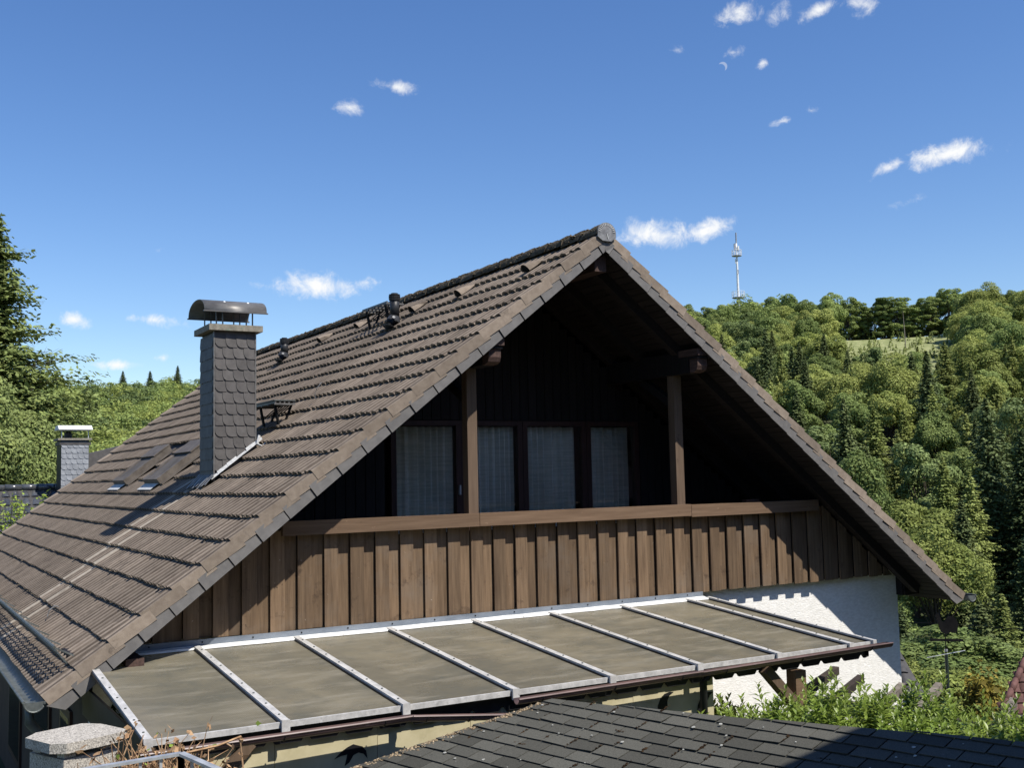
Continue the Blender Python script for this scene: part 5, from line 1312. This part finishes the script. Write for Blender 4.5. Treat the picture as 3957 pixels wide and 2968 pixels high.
for i in range(16):
    z0 = bt[2]+rr.uniform(-1.9, .5); p0 = np.array([bt[0]-1.4, bt[1]+rr.uniform(-.3, .3), z0]); d = np.array([rr.uniform(.7, 1.3), rr.uniform(-.5, .2), rr.uniform(-.1, .55)]); ln = rr.uniform(.8, 1.9)
    p1 = p0+d*ln*.6; p2 = p0+d*ln+np.array([0, 0, rr.uniform(-.15, .2)]); b.tube([p0, p1, p2], [.022, .014, .005], 4)
    for j in range(4):
        q = lerp(p0, p2, rr.uniform(.4, .95)); b.tube([q, q+d*rr.uniform(.15, .4)+np.array([rr.gauss(0, .1), rr.gauss(0, .1), rr.gauss(.05, .15)])], [.008, .003], 3)
b.build('branches', 'bark', twg, kind='stuff')
MB().tube([(bt[0]-1.5, bt[1], terr(bt[0], bt[1])-ZO-.5), (bt[0]-1.4, bt[1], bt[2]-.2)], [.12, .06], 6).build('trunk', 'bark', twg)
sh = at(14, 1105, 27.0); rs_ = np.random.default_rng(8)
shb = thing('garden_shrub', 'sunlit yellow green shrub in front of the black glazed roof', 'shrub', (sh[0], sh[1], 0))
b = MB(); P = []
for i in range(46):
    p0 = np.array([sh[0]+rs_.normal(0, .22), sh[1]+rs_.normal(0, .2), sh[2]-1.3]); d = np.array([rs_.normal(0, .22), rs_.normal(0, .2), 1.0]); ln = rs_.uniform(.6, 1.75)
    p1 = p0+d*ln; b.tube([p0, lerp(p0, p1, .5)+rs_.normal(0, .02, 3), p1], [.010, .007, .003], 4)
    m = int(ln*26); t = rs_.uniform(.3, 1, m); P.append(p0+d*ln*t[:, None]+rs_.normal(0, .05, (m, 3)))
P = np.concatenate(P); n = len(P)
link('foliage', leaves_mesh('shrub_foliage', P+[0, 0, ZO], rs_.normal(0, .6, (n, 3))+[0, -.3, 1], rs_.uniform(.04, .075, n), 'leaf_shrub', 5, 1.5), shb, kind='stuff')
b.build('stems', 'bark', shb, kind='stuff')
MB().tube([(sh[0], sh[1], -7), (sh[0], sh[1], sh[2]-1.2)], [.05, .03], 6).build('stem', 'bark', shb)
gb = at(2120, 1500, 34); gs = thing('golden_shrub', 'golden yellow leaved shrub left of the red brown roof', 'shrub', (gb[0], gb[1], terr(gb[0], gb[1])))
n = 2600; d = unit(rs_.normal(size=(n, 3))); P = gb+d*np.array([.55, .55, 1.0])*rs_.uniform(.55, 1.1, (n, 1))*(1+.25*np.sin(d[:, :1]*9)+.2*np.sin(d[:, 1:2]*11))-[0, 0, .5]
link('foliage', leaves_mesh('golden_foliage', P+[0, 0, ZO], d+rs_.normal(0, .5, (n, 3)), rs_.uniform(.07, .13, n), 'leaf_gold', 6, 1.4), gs, kind='stuff')
MB().tube([(gb[0], gb[1], terr(gb[0], gb[1])-ZO), (gb[0], gb[1], gb[2]-.4)], [.06, .04], 6).build('stem', 'bark', gs)
for (vx, vy, dist, R, lab) in ((2010, 1440, 40, 2.3, 'round light green bush right of the white wall'), (2075, 1470, 38, 1.9, 'low green bush behind the weathervane pole'), (2190, 1470, 44, 2.2, 'green bush above the red brown roof')):
    p = at(vx, vy, dist); g_ = terr(p[0], p[1]); h = max(2.5, p[2]+ZO-g_)
    crown, trunk = dec_tree(int(vx), R, h, .3, 40, 22000, .10, 'leaf_oak', .08)
    e = thing('bush', lab, 'bush', (p[0], p[1], g_))
    for nm_, me in (('crown', crown), ('trunk', trunk)):
        o = bpy.data.objects.new(nm_, me); COL.objects.link(o); o.parent = e

# trees behind the viewpoint that show only as reflections in the balcony windows
for x_, y_, kd in ((-14, -34, 'beech'), (-6, -30, 'oak'), (-22, -30, 'dark'), (-17, -45, 'oak'), (4, -26, 'beech'), (18, -24, 'oak'), (26, -20, 'beech')):
    plant(kd, 0, x_, y_, terr(x_, y_), x_, 1.0, .8, WORD[kd]+' behind the viewpoint, mirrored in the balcony windows', 'mirrored trees')
